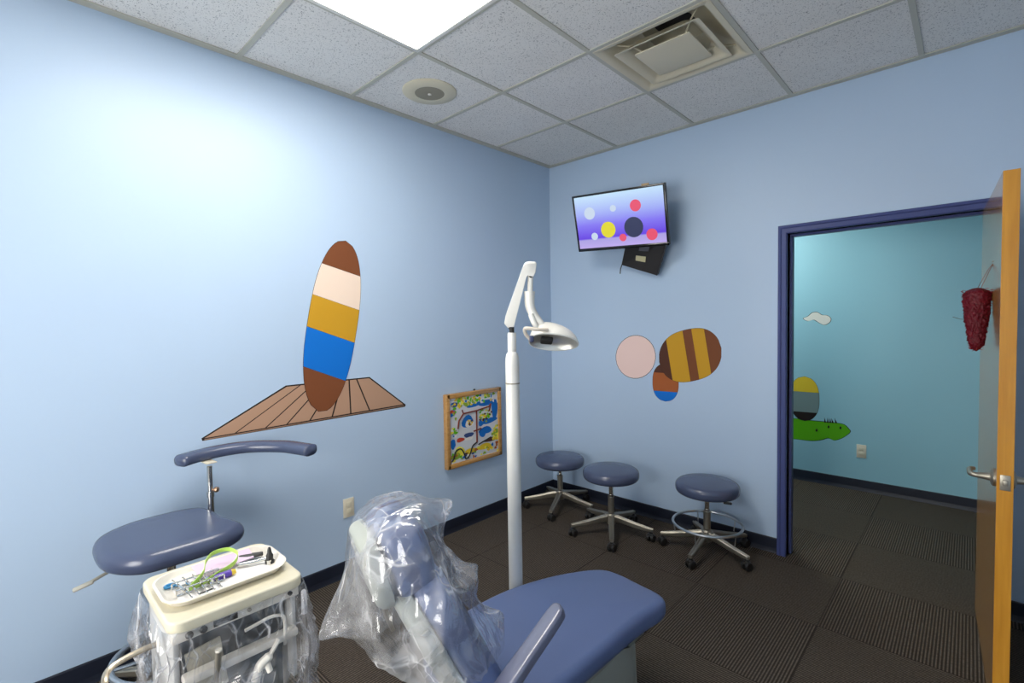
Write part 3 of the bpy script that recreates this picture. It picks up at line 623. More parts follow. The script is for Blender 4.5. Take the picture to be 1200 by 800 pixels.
def stool(x, y, rz, z1, label, ringed=False, group='round rolling stools along the back wall', sx=0.0):
    t = thing('rolling_stool', label, 'stool', (x, y, 0), rz, group)
    star_base(t, 0.28, 0.150)
    co = MB(); co.lathe([(0.022, 0.155), (0.022, 0.265), (0.0225, 0.27)], n=24); co.build('column', M['metal'], t)
    pi = MB(); pi.lathe([(0.0145, 0.26), (0.0145, z1 - 0.085)], n=20); pi.lathe([(0.018, 0.268), (0.018, 0.285)], n=20); pi.build('gas_piston', M['chrome'] if not ringed else M['metal'], t)
    round_seat(t, 0.197, z1, 0.078)
    return t
g3 = 'round rolling stools along the back wall'
s1 = stool(0.308, -0.296, -2.42, 0.430, 'round blue vinyl rolling stool tucked in the room corner, lowest and farthest')
s2 = stool(0.878, -0.443, -2.264, 0.472, 'round blue rolling stool in the middle, between corner stool and footring stool')
s3 = stool(1.495, -0.274, -2.791, 0.468, 'round blue rolling stool with a chrome footring, nearest the doorway')
rg = MB(); rg.tube([(0.212 * math.cos(2 * PI * k / 48), 0.212 * math.sin(2 * PI * k / 48), 0.19) for k in range(48)], 0.0085, 10, closed=True)
for k in range(5):
    a = 2 * PI * (k + 0.0) / 5; rg.tube([(0.209 * math.cos(a), 0.209 * math.sin(a), 0.186), (0.20 * math.cos(a), 0.20 * math.sin(a), 0.115)], 0.0035, 8)
rg.build('footring', M['ring'], s3)
lv = MB(); Ri = rotz(2.791 + 0.3); lv.tube([Ri @ Vector(p) for p in ((0.06, -0.03, 0.372), (0.10, -0.04, 0.368), (0.115, -0.045, 0.362))], 0.005, 8); lv.box(Ri @ Vector((0.125, -0.05, 0.357)), (0.05, 0.022, 0.012), 0.004, Ri)
lv.build('height_lever', M['black'], s3)

# ------------------------------------------------------------------ assistant stool by the left wall
AX, AY = 0.365, -2.955
ast = thing('assistant_stool', 'blue assistant stool with bean seat and curved arm pad by left wall', 'stool', (AX, AY, 0))
star_base(ast, 0.27, 0.15)
MB().lathe([(0.026, 0.14), (0.026, 0.42), (0.018, 0.425), (0.018, 0.60)], n=24).build('column', M['chrome'], ast)
ol = spline([(-0.235, 0.065), (-0.195, 0.165), (-0.10, 0.195), (-0.01, 0.20), (0.08, 0.225), (0.165, 0.225), (0.220, 0.14), (0.228, 0.0), (0.215, -0.13), (0.12, -0.215), (0.0, -0.235), (-0.14, -0.215), (-0.225, -0.10)], 6, True)
RS = rotz(0.0)
sd_ = MB(); pad(sd_, ol, 0.622, 0.704, 0.040, 0.004, mi=0)
sd_.v = [(x, y, z + 0.06 * 0 + 0.05 * x * 0) for x, y, z in sd_.v]
sd_.build('seat', M['vinyl'], ast, ang=60)
MB().box((0, 0, 0.603), (0.24, 0.2, 0.02), 0.006).build('seat_plate', M['black'], ast)
pst = Vector((0.215 - AX, -2.765 - AY, 0))
po = MB(); po.tube([(0.0, 0.0, 0.600), (pst.x * 0.6, pst.y * 0.6, 0.600), (pst.x, pst.y, 0.605), (pst.x, pst.y, 0.63)], 0.012, 10); po.lathe([(0.0135, 0.58), (0.0135, 0.755), (0.011, 0.757), (0.011, 0.885)], (pst.x, pst.y, 0), 18); po.lathe([(0.016, 0.745), (0.016, 0.768)], (pst.x, pst.y, 0), 18)
po.build('arm_post', M['chrome'], ast)
kn = MB(); kr = basis((0, 1, 0), (0, 0, 1), (0.9, 0.45, 0)); kn.lathe([(0.004, 0.0), (0.004, 0.018), (0.011, 0.020), (0.013, 0.027), (0.011, 0.034), (0.004, 0.037)], (pst.x, pst.y, 0.778), 16, basis((-0.6, 0.7, 0), (0, 0, 1), (0.72, 0.68, 0))); kn.build('adjusting_knob', mat('brass_knob', (0.45, 0.28, 0.18), 0.35, metal=0.9), ast)
cpath = spline([(0.155, -2.872, 0.918), (0.125, -2.79, 0.922), (0.115, -2.68, 0.925), (0.150, -2.565, 0.926), (0.250, -2.455, 0.922), (0.350, -2.405, 0.917), (0.415, -2.378, 0.913)], 8)
cpath = [p - Vector((AX, AY, 0)) for p in cpath]; ar = MB(); rr = []
for i, p in enumerate(cpath):
    t_ = ((cpath[min(i + 1, len(cpath) - 1)] - cpath[max(i - 1, 0)])).normalized(); sd0 = t_.cross(Vector((0, 0, 1))).normalized(); u = i / (len(cpath) - 1)
    e_ = min(1.0, math.sqrt(max(0, 1 - (max(0, 0.07 - min(u, 1 - u)) / 0.07) ** 2)) + 0.12)
    wv, hv = 0.042 * e_, 0.027 * e_
    rr.append([p + sd0 * (wv * math.copysign(abs(math.cos(a)) ** 0.7, math.cos(a))) + Vector((0, 0, hv * math.copysign(abs(math.sin(a)) ** 0.8, math.sin(a)))) for a in [2 * PI * k / 24 for k in range(24)]])
ar.rings(rr); ar.build('arm_pad', M['vinyl'], ast, ang=60)
MB().box((pst.x - 0.055, pst.y + 0.01, 0.895), (0.085, 0.045, 0.006), 0.003, rotz(0.1)).build('arm_bracket', M['plate'], ast)
rg = MB(); rg.tube([(0.205 * math.cos(2 * PI * k / 48), 0.205 * math.sin(2 * PI * k / 48), 0.20) for k in range(48)], 0.012, 10, closed=True)
for k in range(3):
    a = 2 * PI * k / 3 + 0.4; rg.tube([(0.2 * math.cos(a), 0.2 * math.sin(a), 0.20), (0.02 * math.cos(a), 0.02 * math.sin(a), 0.20)], 0.007, 8)
rg.build('footring', M['ring'], ast)
lv = MB(); lv.tube(spline([(-0.02, -0.15, 0.605), (0.01, -0.215, 0.596), (0.02, -0.25, 0.588)], 5), 0.006, 8); lv.box((0.024, -0.272, 0.583), (0.028, 0.06, 0.010), 0.005, Matrix.Rotation(0.2, 3, 'X')); lv.build('height_lever', mat('beige_lever', (0.42, 0.40, 0.34), 0.4), ast)

# ------------------------------------------------------------------ dental chair
ch = thing('dental_chair', 'reclined blue vinyl dental chair on a grey base, toe end towards the stools', 'dental chair', (1.63, -2.1, 0))
O = Vector((1.63, -2.1, 0)); loc = lambda p: Vector(p) - O
seat_ol = spline([(1.45, -2.50), (1.395, -2.40), (1.372, -2.25), (1.392, -2.05), (1.455, -1.87), (1.535, -1.735), (1.60, -1.668), (1.675, -1.655), (1.775, -1.668), (1.865, -1.682), (1.90, -1.705), (1.905, -1.745), (1.888, -1.86), (1.878, -2.05), (1.868, -2.25), (1.85, -2.45), (1.80, -2.60), (1.62, -2.55)], 5, True)
st = MB(); pad(st, seat_ol, 0.352, 0.455, 0.030, 0.010, lambda x, y, z: loc((x, y, z + 0.015 * max(0, (y + 2.3)) + 0.03 * max(0, -(y + 2.4)))), bot=0.058, nr=8)
st.build('seat', M['chairvinyl'], ch, ang=60)
un = MB(); un.rings([[loc((p.x, p.y, z)) for p in inset(ccw([Vector((q.x, q.y)) for q in seat_ol]), d)] for d, z in ((0.16, 0.30), (0.09, 0.33), (0.075, 0.358))]); un.build('seat_pan', M['greyplastic'], ch)
# base
bsr = []
bo = spline([(1.50, -2.42), (1.48, -2.1), (1.50, -1.76), (1.53, -1.725), (1.76, -1.715), (1.788, -1.735), (1.80, -1.80), (1.80, -2.1), (1.80, -2.42), (1.76, -2.46), (1.54, -2.46)], 4, True)
bo = ccw([Vector((q.x, q.y)) for q in bo])
for d, z in ((0.0, 0.0), (0.0, 0.02), (0.004, 0.15), (0.008, 0.24), (0.018, 0.285), (0.04, 0.315), (0.075, 0.33)): bsr.append([loc((p.x, p.y, z)) for p in inset(bo, d)])
bs = MB(); bs.rings(bsr); bs.build('base', M['greyplastic'], ch, ang=50)
fp = MB(); fp.box(loc((1.65, -2.2, 0.012)), (0.28, 0.75, 0.024), 0.008); fp.build('floor_plate', M['greyplastic'], ch)
cv = MB(); cv.box(loc((1.802, -2.05, 0.31)), (0.02, 0.26, 0.035), 0.006, Matrix.Rotation(0.25, 3, 'Y')); cv.build('base_cover', mat('cover_beige', (0.38, 0.37, 0.30), 0.5), ch)
# backrest: axis runs up and towards the head, the chair turned a little on its base
TH, RC, RH2 = math.radians(18), math.radians(26), math.radians(15)
e1 = Vector((math.cos(TH), -math.sin(TH), 0))
B0 = Vector((1.600, -2.476, 0.43)); bd_ = Vector((-math.sin(TH) * math.sin(RC), -math.cos(TH) * math.sin(RC), math.cos(RC))); bn = e1.cross(bd_) * -1  # bn faces the toe end
if bn.y < 0: bn = -bn
def bk(a, s_, n_): return B0 + e1 * a + bd_ * s_ + bn * n_ - O
back_ol = spline([(-0.205, 0.0), (-0.210, 0.10), (-0.205, 0.22), (-0.195, 0.32), (-0.165, 0.38), (-0.11, 0.41), (0.0, 0.415), (0.11, 0.41), (0.165, 0.38), (0.195, 0.32), (0.205, 0.22), (0.210, 0.10), (0.205, 0.0), (0.14, -0.035), (0, -0.04), (-0.14, -0.035)], 5, True)
bp2 = MB(); pad(bp2, back_ol, 0.0, 0.10, 0.035, -0.006, lambda x, y, z: bk(x, y, z)); bp2.build('backrest', M['chairvinyl'], ch, ang=60)
so = [Vector((p.x * 0.97, p.y * 0.985)) for p in back_ol]
sh_ = MB(); pad(sh_, so, -0.05, 0.004, 0.006, 0.0, lambda x, y, z: bk(x, y, z), bot=0.03); sh_.build('back_shell', M['shell'], ch, ang=50)
rb = MB()
for k in range(8):
    s_ = 0.02 + 0.045 * k; rb.box(bk(0.203 - 0.00018 * k * k * 2, s_, -0.018), (0.008, 0.014, 0.026), 0.003, basis(e1, bd_, bn))
rb.build('shell_rib', M['shell'], ch)
# headrest on a bar
hd = Vector((-math.sin(TH) * math.sin(RH2), -math.cos(TH) * math.sin(RH2), math.cos(RH2))); hn = e1.cross(hd) * -1
if hn.y < 0: hn = -hn
H0 = B0 + bd_ * 0.40 - bn * 0.045
def hk(a, s_, n_): return H0 + e1 * a + hd * s_ + hn * n_ - O
head_ol = spline([(-0.125, 0.03), (-0.135, 0.10), (-0.125, 0.165), (-0.085, 0.20), (0.0, 0.21), (0.085, 0.20), (0.125, 0.165), (0.135, 0.10), (0.125, 0.03), (0.08, -0.015), (0.0, -0.02), (-0.08, -0.015)], 5, True)
hp = MB(); pad(hp, head_ol, 0.0, 0.115, 0.036, -0.010, lambda x, y, z: hk(x, y, z + 0.02 * abs(x) / 0.14)); hp.build('headrest', M['chairvinyl'], ch, ang=60)
hs = MB(); pad(hs, [Vector((p.x * 0.9, p.y * 0.95)) for p in head_ol], -0.042, 0.004, 0.006, 0, lambda x, y, z: hk(x, y, z), bot=0.028); hs.build('headrest_shell', M['shell'], ch, ang=50)
hb = MB(); hb.box((bk(0, 0.34, -0.05) + hk(0, 0.06, -0.045)) / 2, (0.07, 0.22, 0.012), 0.004, basis(e1, hd, hn)); hb.build('headrest_bar', M['metal'], ch)
# armrests
for s_, xa, nm in ((1, 1.872, 'near'), (-1, 1.365, 'far')):
    p1 = Vector((1.847, -2.290, 0.680)); p0 = p1 + (Vector((1.832, -2.515, 0.556)) - p1) * 1.3
    if s_ < 0: sh3 = -e1 * 0.50 + Vector((0, 0, -0.10)); p0, p1 = p0 + sh3, p0 + sh3 + Vector((0.06, 0.19, 0.0))
    xa = p0.x
    d_ = (p1 - p0).normalized(); nn = e1.cross(d_).normalized()
    L_ = (p1 - p0).length; ao = spline([(-0.028, 0.0), (-0.029, L_ * 0.5), (-0.027, L_ - 0.03), (-0.016, L_ - 0.006), (0, L_), (0.016, L_ - 0.006), (0.027, L_ - 0.03), (0.029, L_ * 0.5), (0.028, 0.0)], 4, True)
    a_ = MB(); pad(a_, ao, -0.034, 0.0, 0.010, 0.001, lambda x, y, z, p0=p0, d_=d_, nn=nn: loc(p0 + e1 * x + d_ * y + nn * z), bot=0.008)
    a_.build('armrest', M['armvinyl'], ch, ang=50)
    b_ = MB(); q0 = p0 + d_ * 0.05 - nn * 0.03; b_.tube([loc(q0), loc(q0 - e1 * s_ * 0.02 + Vector((0, -0.02, -0.06))), loc(q0 - e1 * s_ * 0.06 + Vector((0, 0.0, -0.12)))], [0.022, 0.022, 0.02], 12); b_.build('armrest_bracket', M['greyplastic'], ch)

# clear bag over the head end of the chair
def fbm(p, s_): return noise.noise(Vector(p) * s_)
cv = MB(); ns, nth = 70, 160; rr = []
def bump_(x, c_, w_): return math.exp(-((x - c_) / w_) ** 2)
def ad(a, b_): return abs((a - b_ + PI) % (2 * PI) - PI)
for i in range(ns + 1):
    u = i / ns                                              # 0 at the top of the headrest, 1 at the hem
    ring = []
    for j in range(nth):
        a = 2 * PI * j / nth; ca, sa = math.cos(a), math.sin(a)   # ca: sideways, sa: front(+)/rear(-)
        Ln = 0.43 + 0.10 * max(0, sa) + 0.03 * fbm((ca, sa, 3.3), 1.7)
        s_ = 0.612 - Ln * u                                 # height up the back's axis
        wdt = 0.150 + 0.085 * min(1, u / 0.45) + 0.01 * u; fr_ = 0.105 + 0.03 * min(1, u * 2.2); re_ = 0.085 + 0.075 * math.sin(PI * min(1, u * 1.05)) ** 1.2 + 0.02 * u
        if u < 0.07: k_ = math.sin(PI / 2 * (u / 0.07)); wdt *= 0.12 + 0.88 * k_; fr_ *= 0.15 + 0.85 * k_; re_ *= 0.15 + 0.85 * k_
        g = min(1, u * 3)
        w1 = a + 0.55 * fbm((ca, sa, u * 1.6), 1.1)
        fold = 0.055 * (1 - abs(math.sin(3.5 * w1)) * 1.6) * g * (0.4 + 0.6 * abs(fbm((ca, sa, u * 2), 1.7)) * 2) + 0.025 * (1 - 1.6 * abs(math.sin(8.5 * w1 + 4 * fbm((ca, sa, u * 2), 1.5)))) * g
        cr_ = 0.10 * fbm((ca * 1.1, sa * 1.1, u * 2.6), 1.6) + 0.05 * (0.4 - abs(fbm((ca, sa, u * 3), 3.2)))
        rad = 1 + fold + cr_
        flap = 0.075 * bump_(ad(a, 1.35), 0, 0.30) * bump_(u, 0.17, 0.07) + 0.055 * bump_(ad(a, 1.2), 0, 0.30) * bump_(u, 0.56, 0.07) + 0.05 * bump_(ad(a, 1.3), 0, 0.35) * bump_(u, 0.93, 0.08)
        tuck = 0.085 * bump_(ad(a, -1.75), 0, 0.28) * bump_(u, 0.40, 0.10)
        x_ = ca * wdt * rad; n_ = (sa * (fr_ if sa > 0 else re_)) * rad + 0.015 + flap - tuck
        base = bk(0, s_, n_) if s_ < 0.40 else bk(0, 0.40, 0) + (hd * 0.8 + bd_ * 0.2) * (s_ - 0.40) + bn * n_
        ring.append(base + e1 * x_ + Vector((0, 0, -0.05 * u * max(0, -sa) - 0.4 * tuck)))
    rr.append(ring)
cv.rings(rr, True, False)
cov = cv.build('plastic_cover', M['film'], None, ang=80); cov.location = O
tag(cov, 'crumpled clear plastic bag pulled over the dental chair headrest and back', 'plastic cover')

# ------------------------------------------------------------------ dental operating light on its pole
PB = at(602.5, 560, 2.0); PX, PY = PB.x, PB.y
dl = thing('dental_light', 'white pole-mounted dental operating light beside the chair', 'dental light', (PX, PY, 0))
Z_ = lambda v: at(600, v, 2.0).z
lo = Vector((PX, PY, 0)); pl_ = MB()
pl_.lathe([(0.085, 0.0), (0.085, 0.012), (0.08, 0.018), (0.045, 0.024), (0.029, 0.04), (0.0285, 0.30), (0.0283, Z_(440))], n=36); pl_.build('pole', M['white'], dl)
MB().lathe([(0.0292, Z_(449)), (0.0292, Z_(447.5))], n=36).build('pole_seam', M['creamdark'], dl)
cp_ = MB(); cp_.lathe([(0.0283, Z_(440)), (0.0283, Z_(424)), (0.027, Z_(418)), (0.023, Z_(414)), (0.016, Z_(411.5))], n=32); cp_.build('pole_cap', M['white'], dl)
nk = MB(); nk.lathe([(0.0175, Z_(414)), (0.0175, Z_(392)), (0.0165, Z_(389.5))], n=28); nk.build('swivel_neck', M['white'], dl); nk2 = MB(); nk2.lathe([(0.010, Z_(391)), (0.010, Z_(383))], (0, 0, 0), 16); nk2.build('pivot', M['dark'], dl)
for ob in (bpy.data.objects[-0] if False else [],): pass
RH = Vector((CR.x, CR.y, 0)).normalized(); FH = Vector((CF.x, CF.y, 0)).normalized(); UZ = Vector((0, 0, 1))
def D(u, v, d=2.0): return at(u, v, d) - lo
# neck sits slightly left of the pole axis in its swing
def prof_arm(mb, pts, wd):                                # flat-sided arm: outline in the swing plane, given width
    n = len(pts); c0 = sum(pts, Vector()) / n; r0_ = [p - FH * wd * 0.5 for p in pts]; r1_ = [p + FH * wd * 0.5 for p in pts]; ins = lambda r, off: [p + (c0 - p).normalized() * 0.005 + off for p in r]
    mb.rings([ins(r0_, -FH * 0.004), r0_, r1_, ins(r1_, FH * 0.004)])
a1 = MB(); prof_arm(a1, [D(591, 379), D(592.5, 370), D(613.5, 310.5), D(616, 307.6), D(620, 306.8), D(627, 307.2), D(628.6, 309), D(627.6, 319), D(625.5, 323.5), D(618, 322), D(616.5, 326), D(602, 383.5), D(595, 384)], 0.036); a1.build('spring_arm', M['white'], dl, ang=40)
pv = MB(); pv.lathe([(0.008, -0.012), (0.008, 0.012)], D(598, 384), 14, basis(RH, UZ, FH)); pv.build('pivot_pin', M['dark'], dl); pv = MB(); pv.lathe([(0.008, -0.014), (0.008, 0.014)], D(622, 323.5), 14, basis(RH, UZ, FH)); pv.build('pivot_pin', M['dark'], dl)
dt = MB(); dt.tube([D(622, 318), D(621.5, 330), D(621, 343)], 0.0115, 18); dt.build('drop_tube', M['white'], dl)
yk = MB(); yp = spline([D(620.5, 341.5), D(620.5, 347), D(621, 358), D(624.5, 367), D(631, 376), D(637, 384)], 6); yk.tube(yp, [0.0225, 0.023] + [0.0225 - 0.008 * k / len(yp) for k in range(len(yp) - 2)], 20); yk.build('yoke', M['white'], dl)
y2 = MB(); y2.tube(spline([D(622, 368, 1.985), D(625, 376, 1.985), D(630, 386, 1.985)], 5), [0.012] * 10 + [0.011], 14); y2.build('yoke_arm', M['white'], dl)
# lamp head: shell above a tilted lens
hc = D(649, 400); ax1 = (RH * 0.992 - UZ * 0.115 + FH * 0.05).normalized(); nl = (-UZ * 0.83 - FH * 0.56); nl = (nl - ax1 * nl.dot(ax1)).normalized(); ax2 = nl.cross(ax1).normalized()
if ax2.dot(FH) < 0: ax2 = -ax2
rr = []; ne = 48
def hring(sc_, h_, shift=0.0, wx=0.100, wy=0.062):
    out = []
    for k in range(ne):
        a = 2 * PI * k / ne; ca, sa = math.cos(a), math.sin(a); px2 = math.copysign(abs(ca) ** 0.85, ca) * wx * sc_; py2 = math.copysign(abs(sa) ** 0.85, sa) * wy * sc_ * (1 - 0.22 * ca * (1 if ca > 0 else 0.25))
        out.append(hc + ax1 * (px2 + shift) + ax2 * py2 - nl * h_)
    return out
for sc_, h_, sf in ((0.97, -0.006, 0), (1.0, -0.002, 0), (1.0, 0.008, 0), (0.95, 0.026, -0.003), (0.85, 0.045, -0.008), (0.71, 0.060, -0.014), (0.52, 0.072, -0.021), (0.28, 0.079, -0.027), (0.06, 0.081, -0.030)): rr.append(hring(sc_, h_, sf))
hd_ = MB(); hd_.rings(rr, False, True); lh_ = hd_.build('lamp_head', M['white'], dl, ang=60)
ln = MB(); ln.rings([hring(0.97, -0.006), hring(0.90, -0.001), hring(0.82, 0.010), hring(0.5, 0.022), hring(0.1, 0.026)], False, True); ln.build('reflector', mat('reflector_glass', (0.62, 0.61, 0.56), 0.30, metal=0.75, bump=0.8, bscale=45), lh_)
bl = MB(); bl.box(hc + ax1 * (-0.03) - nl * 0.002, (0.05, 0.036, 0.02), 0.005, basis(ax1, ax2, nl)); bl.build('bulb_shield', M['dark'], lh_)
rm = MB(); rm.tube(hring(1.0, -0.004), 0.0035, 8, closed=True); rm.build('lens_rim', mat('clear_rim', (0.62, 0.62, 0.58), 0.2), lh_)
hn_ = MB(); hn_.tube(spline([D(642, 386.5, 1.95), D(630, 386, 1.935), D(618, 384.5, 1.94), D(614.8, 386, 1.95), D(616.5, 392, 1.96), D(622, 398, 1.97)], 6), 0.0075, 12); hn_.build('handle', mat('beige_handle', (0.62, 0.56, 0.48), 0.4), lh_)
hj = MB(); hj.box(D(623, 397, 1.965), (0.018, 0.02, 0.026), 0.004, basis(RH, FH, UZ)); hj.build('switch', mat('navy_switch', (0.04, 0.05, 0.12), 0.4), lh_)

# ------------------------------------------------------------------ instrument cart
CX, CY, CZ = 1.222, -3.003, 0.82
ct = thing('instrument_cart', 'small ivory topped dental instrument cart wrapped in clear plastic', 'cart', (CX, CY, 0))
def rrect(w_, h_, r, n=6):
    out = []
    for k, (sx, sy) in enumerate(((1, 1), (-1, 1), (-1, -1), (1, -1))):
        for q in range(n + 1):
            a = PI / 2 * (k + q / n); out.append(Vector((sx * (w_ / 2 - r) + r * math.cos(a), sy * (h_ / 2 - r) + r * math.sin(a))))
    return out
tp = MB(); pad(tp, rrect(0.322, 0.318, 0.035), CZ - 0.030, CZ, 0.006, 0.0); tp.build('worktop', M['ivory'], ct)
bd2 = MB(); bd2.box((-0.02, 0, 0.62), (0.22, 0.27, 0.34), 0.02); bd2.build('body', M['smoke'], ct)
wsd = mat('white_side', (0.62, 0.62, 0.60), 0.4)
for s_ in (-1, 1): MB().box((-0.005, s_ * 0.140, 0.655), (0.255, 0.014, 0.27), 0.005).build('side_panel', wsd, ct)
cpn = MB(); cpn.box((0.128, 0, 0.772), (0.02, 0.30, 0.026), 0.003); cpn.build('control_panel', M['tray'], ct)
for y in (-0.115, -0.085): MB().lathe([(0.0085, 0), (0.0085, 0.006), (0.006, 0.009)], (0.138, y, 0.772), 16, basis((0, 1, 0), (0, 0, 1), (1, 0, 0))).build('knob', M['black'], ct)
MB().box((0.139, -0.035, 0.773), (0.003, 0.055, 0.016), 0.001).build('display', M['black'], ct)
MB().lathe([(0.005, 0), (0.005, 0.005)], (0.138, 0.02, 0.774), 12, basis((0, 1, 0), (0, 0, 1), (1, 0, 0))).build('knob', M['metal'], ct)
MB().lathe([(0.006, 0), (0.006, 0.005)], (0.138, 0.125, 0.774), 12, basis((0, 1, 0), (0, 0, 1), (1, 0, 0))).build('knob', M['black'], ct)
hbar = MB(); hbar.box((0.150, 0.0, 0.672), (0.032, 0.27, 0.022), 0.006); hbar.build('holder_bar', M['tray'], ct)
dk = MB(); dk.box((0.095, 0.045, 0.70), (0.01, 0.09, 0.10), 0.003); dk.lathe([(0.018, 0), (0.018, 0.012)], (0.098, 0.035, 0.70), 18, basis((0, 1, 0), (0, 0, 1), (1, 0, 0))); dk.build('front_panel', M['smoke'], ct)
pk = MB(); pk.box((0.115, -0.075, 0.655), (0.006, 0.08, 0.13), 0.002, Matrix.Rotation(0.12, 3, 'X')); pk.build('pouch', mat('paper_pouch', (0.50, 0.46, 0.36), 0.7, var=0.2, vscale=60), ct)
cs = MB(); cs.lathe([(0.028, 0.10), (0.028, 0.46)], (-0.02, 0, 0), 24); cs.build('stand_column', M['tray'], ct)
star_base(ct, 0.22, 0.14, legw=0.04)
# side rail to the left
ra = MB(); ra.tube(spline([(-0.03, -0.14, 0.690), (-0.04, -0.19, 0.685), (-0.03, -0.245, 0.678), (0.01, -0.262, 0.665), (0.035, -0.255, 0.62), (0.03, -0.14, 0.58)], 7), 0.0075, 10); ra.build('side_rail', mat('tan_steel', (0.50, 0.43, 0.33), 0.3, metal=0.8), ct)

# tray and what lies in it
TX, TY = 1.230, -3.006
ty_ = thing('instrument_tray', 'white oval instrument tray on the ivory cart top', 'tray', (TX, TY, CZ))
tm = MB(); to = rrect(0.198, 0.294, 0.055, 8)
def tr_(d, z): return [Vector((p.x, p.y, z)) for p in inset(to, d)]
tm.rings([tr_(0.022, 0.0), tr_(0.012, 0.004), tr_(0.003, 0.018), tr_(-0.003, 0.0195), tr_(-0.0035, 0.022), tr_(0.003, 0.0225), tr_(0.010, 0.013), tr_(0.018, 0.0050), tr_(0.03, 0.0042)]); tm.build('pan', M['tray'], ty_, ang=50)
ln_ = MB(); pad(ln_, rrect(0.125, 0.225, 0.03), 0.0043, 0.0050, 0.0001); ln_.build('paper_liner', M['paper'], ty_)
TZ = CZ + 0.0052
def on(x, y, z=0): return Vector((TX + x, TY + y, TZ + z))
probe_lab = ['chrome dental probe at the left end of the tray, outermost', 'chrome dental mirror second from the tray left end', 'chrome dental scaler in the middle of the tray instruments', 'chrome dental tweezers fourth along the tray', 'chrome dental excavator beside the green strap on tray']
for k in range(5):
    y0 = -0.098 + 0.020 * k; o = on(0, y0); R = rotz(0.12 - 0.05 * k); t = thing('dental_instrument', probe_lab[k], 'instrument', o, 0.12 - 0.05 * k, 'chrome dental instruments in the tray')
    h_ = MB(); x0, x1 = (-0.035 + 0.004 * k, 0.045)
    h_.tube([(x0, 0, 0.010), (x0 + 0.02, 0, 0.010), (x1 - 0.02, 0, 0.010), (x1, 0, 0.010)], [0.0030, 0.0042, 0.0042, 0.0030], 10); h_.build('shaft', M['chrome'], t)
    w_ = MB(); w_.tube(spline([(x1, 0, 0.010), (x1 + 0.010, 0, 0.008), (x1 + 0.016, 0.003, 0.002), (x1 + 0.013, 0.006, 0.0012)], 4), [0.0018] * 10 + [0.0012] * 3, 8)
    w_.build('tip', M['chrome'], t); w_ = MB(); w_.tube(spline([(x0, 0, 0.010), (x0 - 0.010, 0, 0.012), (x0 - 0.016, -0.003, 0.016)], 4), 0.0016, 8); w_.build('tip', M['chrome'], t)
rk = thing('instrument_rack', 'small chrome rack across the tray instruments', 'rack', on(0.0, -0.058))
r_ = MB()
for x in (-0.022, 0.026): r_.tube([(x, -0.055, 0.0035), (x, 0.055, 0.0035)], 0.0025, 8); r_.tube([(x, -0.055, 0.017), (x, 0.055, 0.017)], 0.0022, 8); [r_.tube([(x, y, 0.0035), (x, y, 0.017)], 0.0022, 8) for y in (-0.055, 0.055)]
r_.build('wire_frame', M['chrome'], rk)
bc = MB(); bc.tube([on(-0.045 + 0.009 * math.cos(a), -0.112 + 0.012 * math.sin(a), 0.004) for a in [2 * PI * k / 20 for k in range(20)]], 0.0036, 8, closed=True)
tag(bc.build('blue_ring', mat('sky_plastic', (0.05, 0.30, 0.60), 0.3)), 'bright blue plastic ring in the tray left end', 'ring')
# pink card, green strap
cd_ = MB(); R = rotz(0.06)
P = [Vector((x, y)) for x, y in ((-0.032, -0.075), (0.018, -0.075), (0.022, 0.07), (-0.026, 0.075))]
cd_.rings([[on(-0.045, 0.02, 0.024) + R @ Vector((p.x, p.y, 0.012 * (p.x + 0.03) / 0.05 * -1)) for p in P], [on(-0.045, 0.02, 0.0255) + R @ Vector((p.x, p.y, 0.012 * (p.x + 0.03) / 0.05 * -1)) for p in P]])
tag(cd_.build('pink_card', mat('lilac_paper', (0.72, 0.55, 0.70), 0.7), smooth=False), 'pale pink paper card propped along the tray rear', 'card')
stp = spline([on(0.015, -0.080, 0.004), on(-0.005, -0.045, 0.020), on(-0.030, -0.030, 0.040), on(-0.05, -0.005, 0.048), on(-0.045, 0.03, 0.047), on(-0.02, 0.045, 0.036), on(0.0, 0.03, 0.022), on(0.008, -0.01, 0.012), on(0.02, -0.05, 0.006), on(0.026, -0.085, 0.003)], 7)
sb = MB(); q1 = []
for i, p in enumerate(stp):
    t_ = (stp[min(i + 1, len(stp) - 1)] - stp[max(i - 1, 0)]).normalized(); b_ = Vector((0, 0, 1)); b_ = (b_ - t_ * b_.dot(t_)).normalized(); n_ = t_.cross(b_)
    q1.append([p + b_ * 0.011 + n_ * .0008, p - b_ * 0.0, p - n_ * .0008, p + b_ * 0.011 - n_ * .0008])
sb.rings(q1); tag(sb.build('green_strap', mat('lime_band', (0.45, 0.68, 0.12), 0.4)), 'lime green band curled in a loop over the pink card', 'strap')
pc = thing('prophy_cup', 'purple cup with a yellow cap lying in the tray', 'cup', on(0.012, 0.0, 0.0))
pm = MB(); Rc = basis((0, 0, 1), (1, 0, 0), (0, 1, 0)); pm.lathe([(0.008, -0.024), (0.009, -0.018), (0.009, 0.014), (0.0085, 0.018)], (0, 0, 0.009), 18, Rc); pm.build('cup', mat('purple_cup', (0.10, 0.05, 0.38), 0.35), pc)
pm = MB(); pm.lathe([(0.0085, 0.018), (0.0085, 0.023), (0.006, 0.029)], (0, 0, 0.009), 16, Rc); pm.build('cap', mat('yellow_cap', (0.75, 0.55, 0.05), 0.4), pc)
ang = thing('prophy_handpiece', 'chrome angled handpiece in the tray near the right end', 'handpiece', on(0.0, 0.085))
pm = MB(); pm.tube(spline([(-0.02, -0.04, 0.008), (-0.005, -0.005, 0.009), (0.008, 0.03, 0.012), (0.012, 0.036, 0.006)], 5), [0.006] * 5 + [0.0055] * 5 + [0.0045] * 6, 12); pm.build('barrel', M['chrome'], ang)
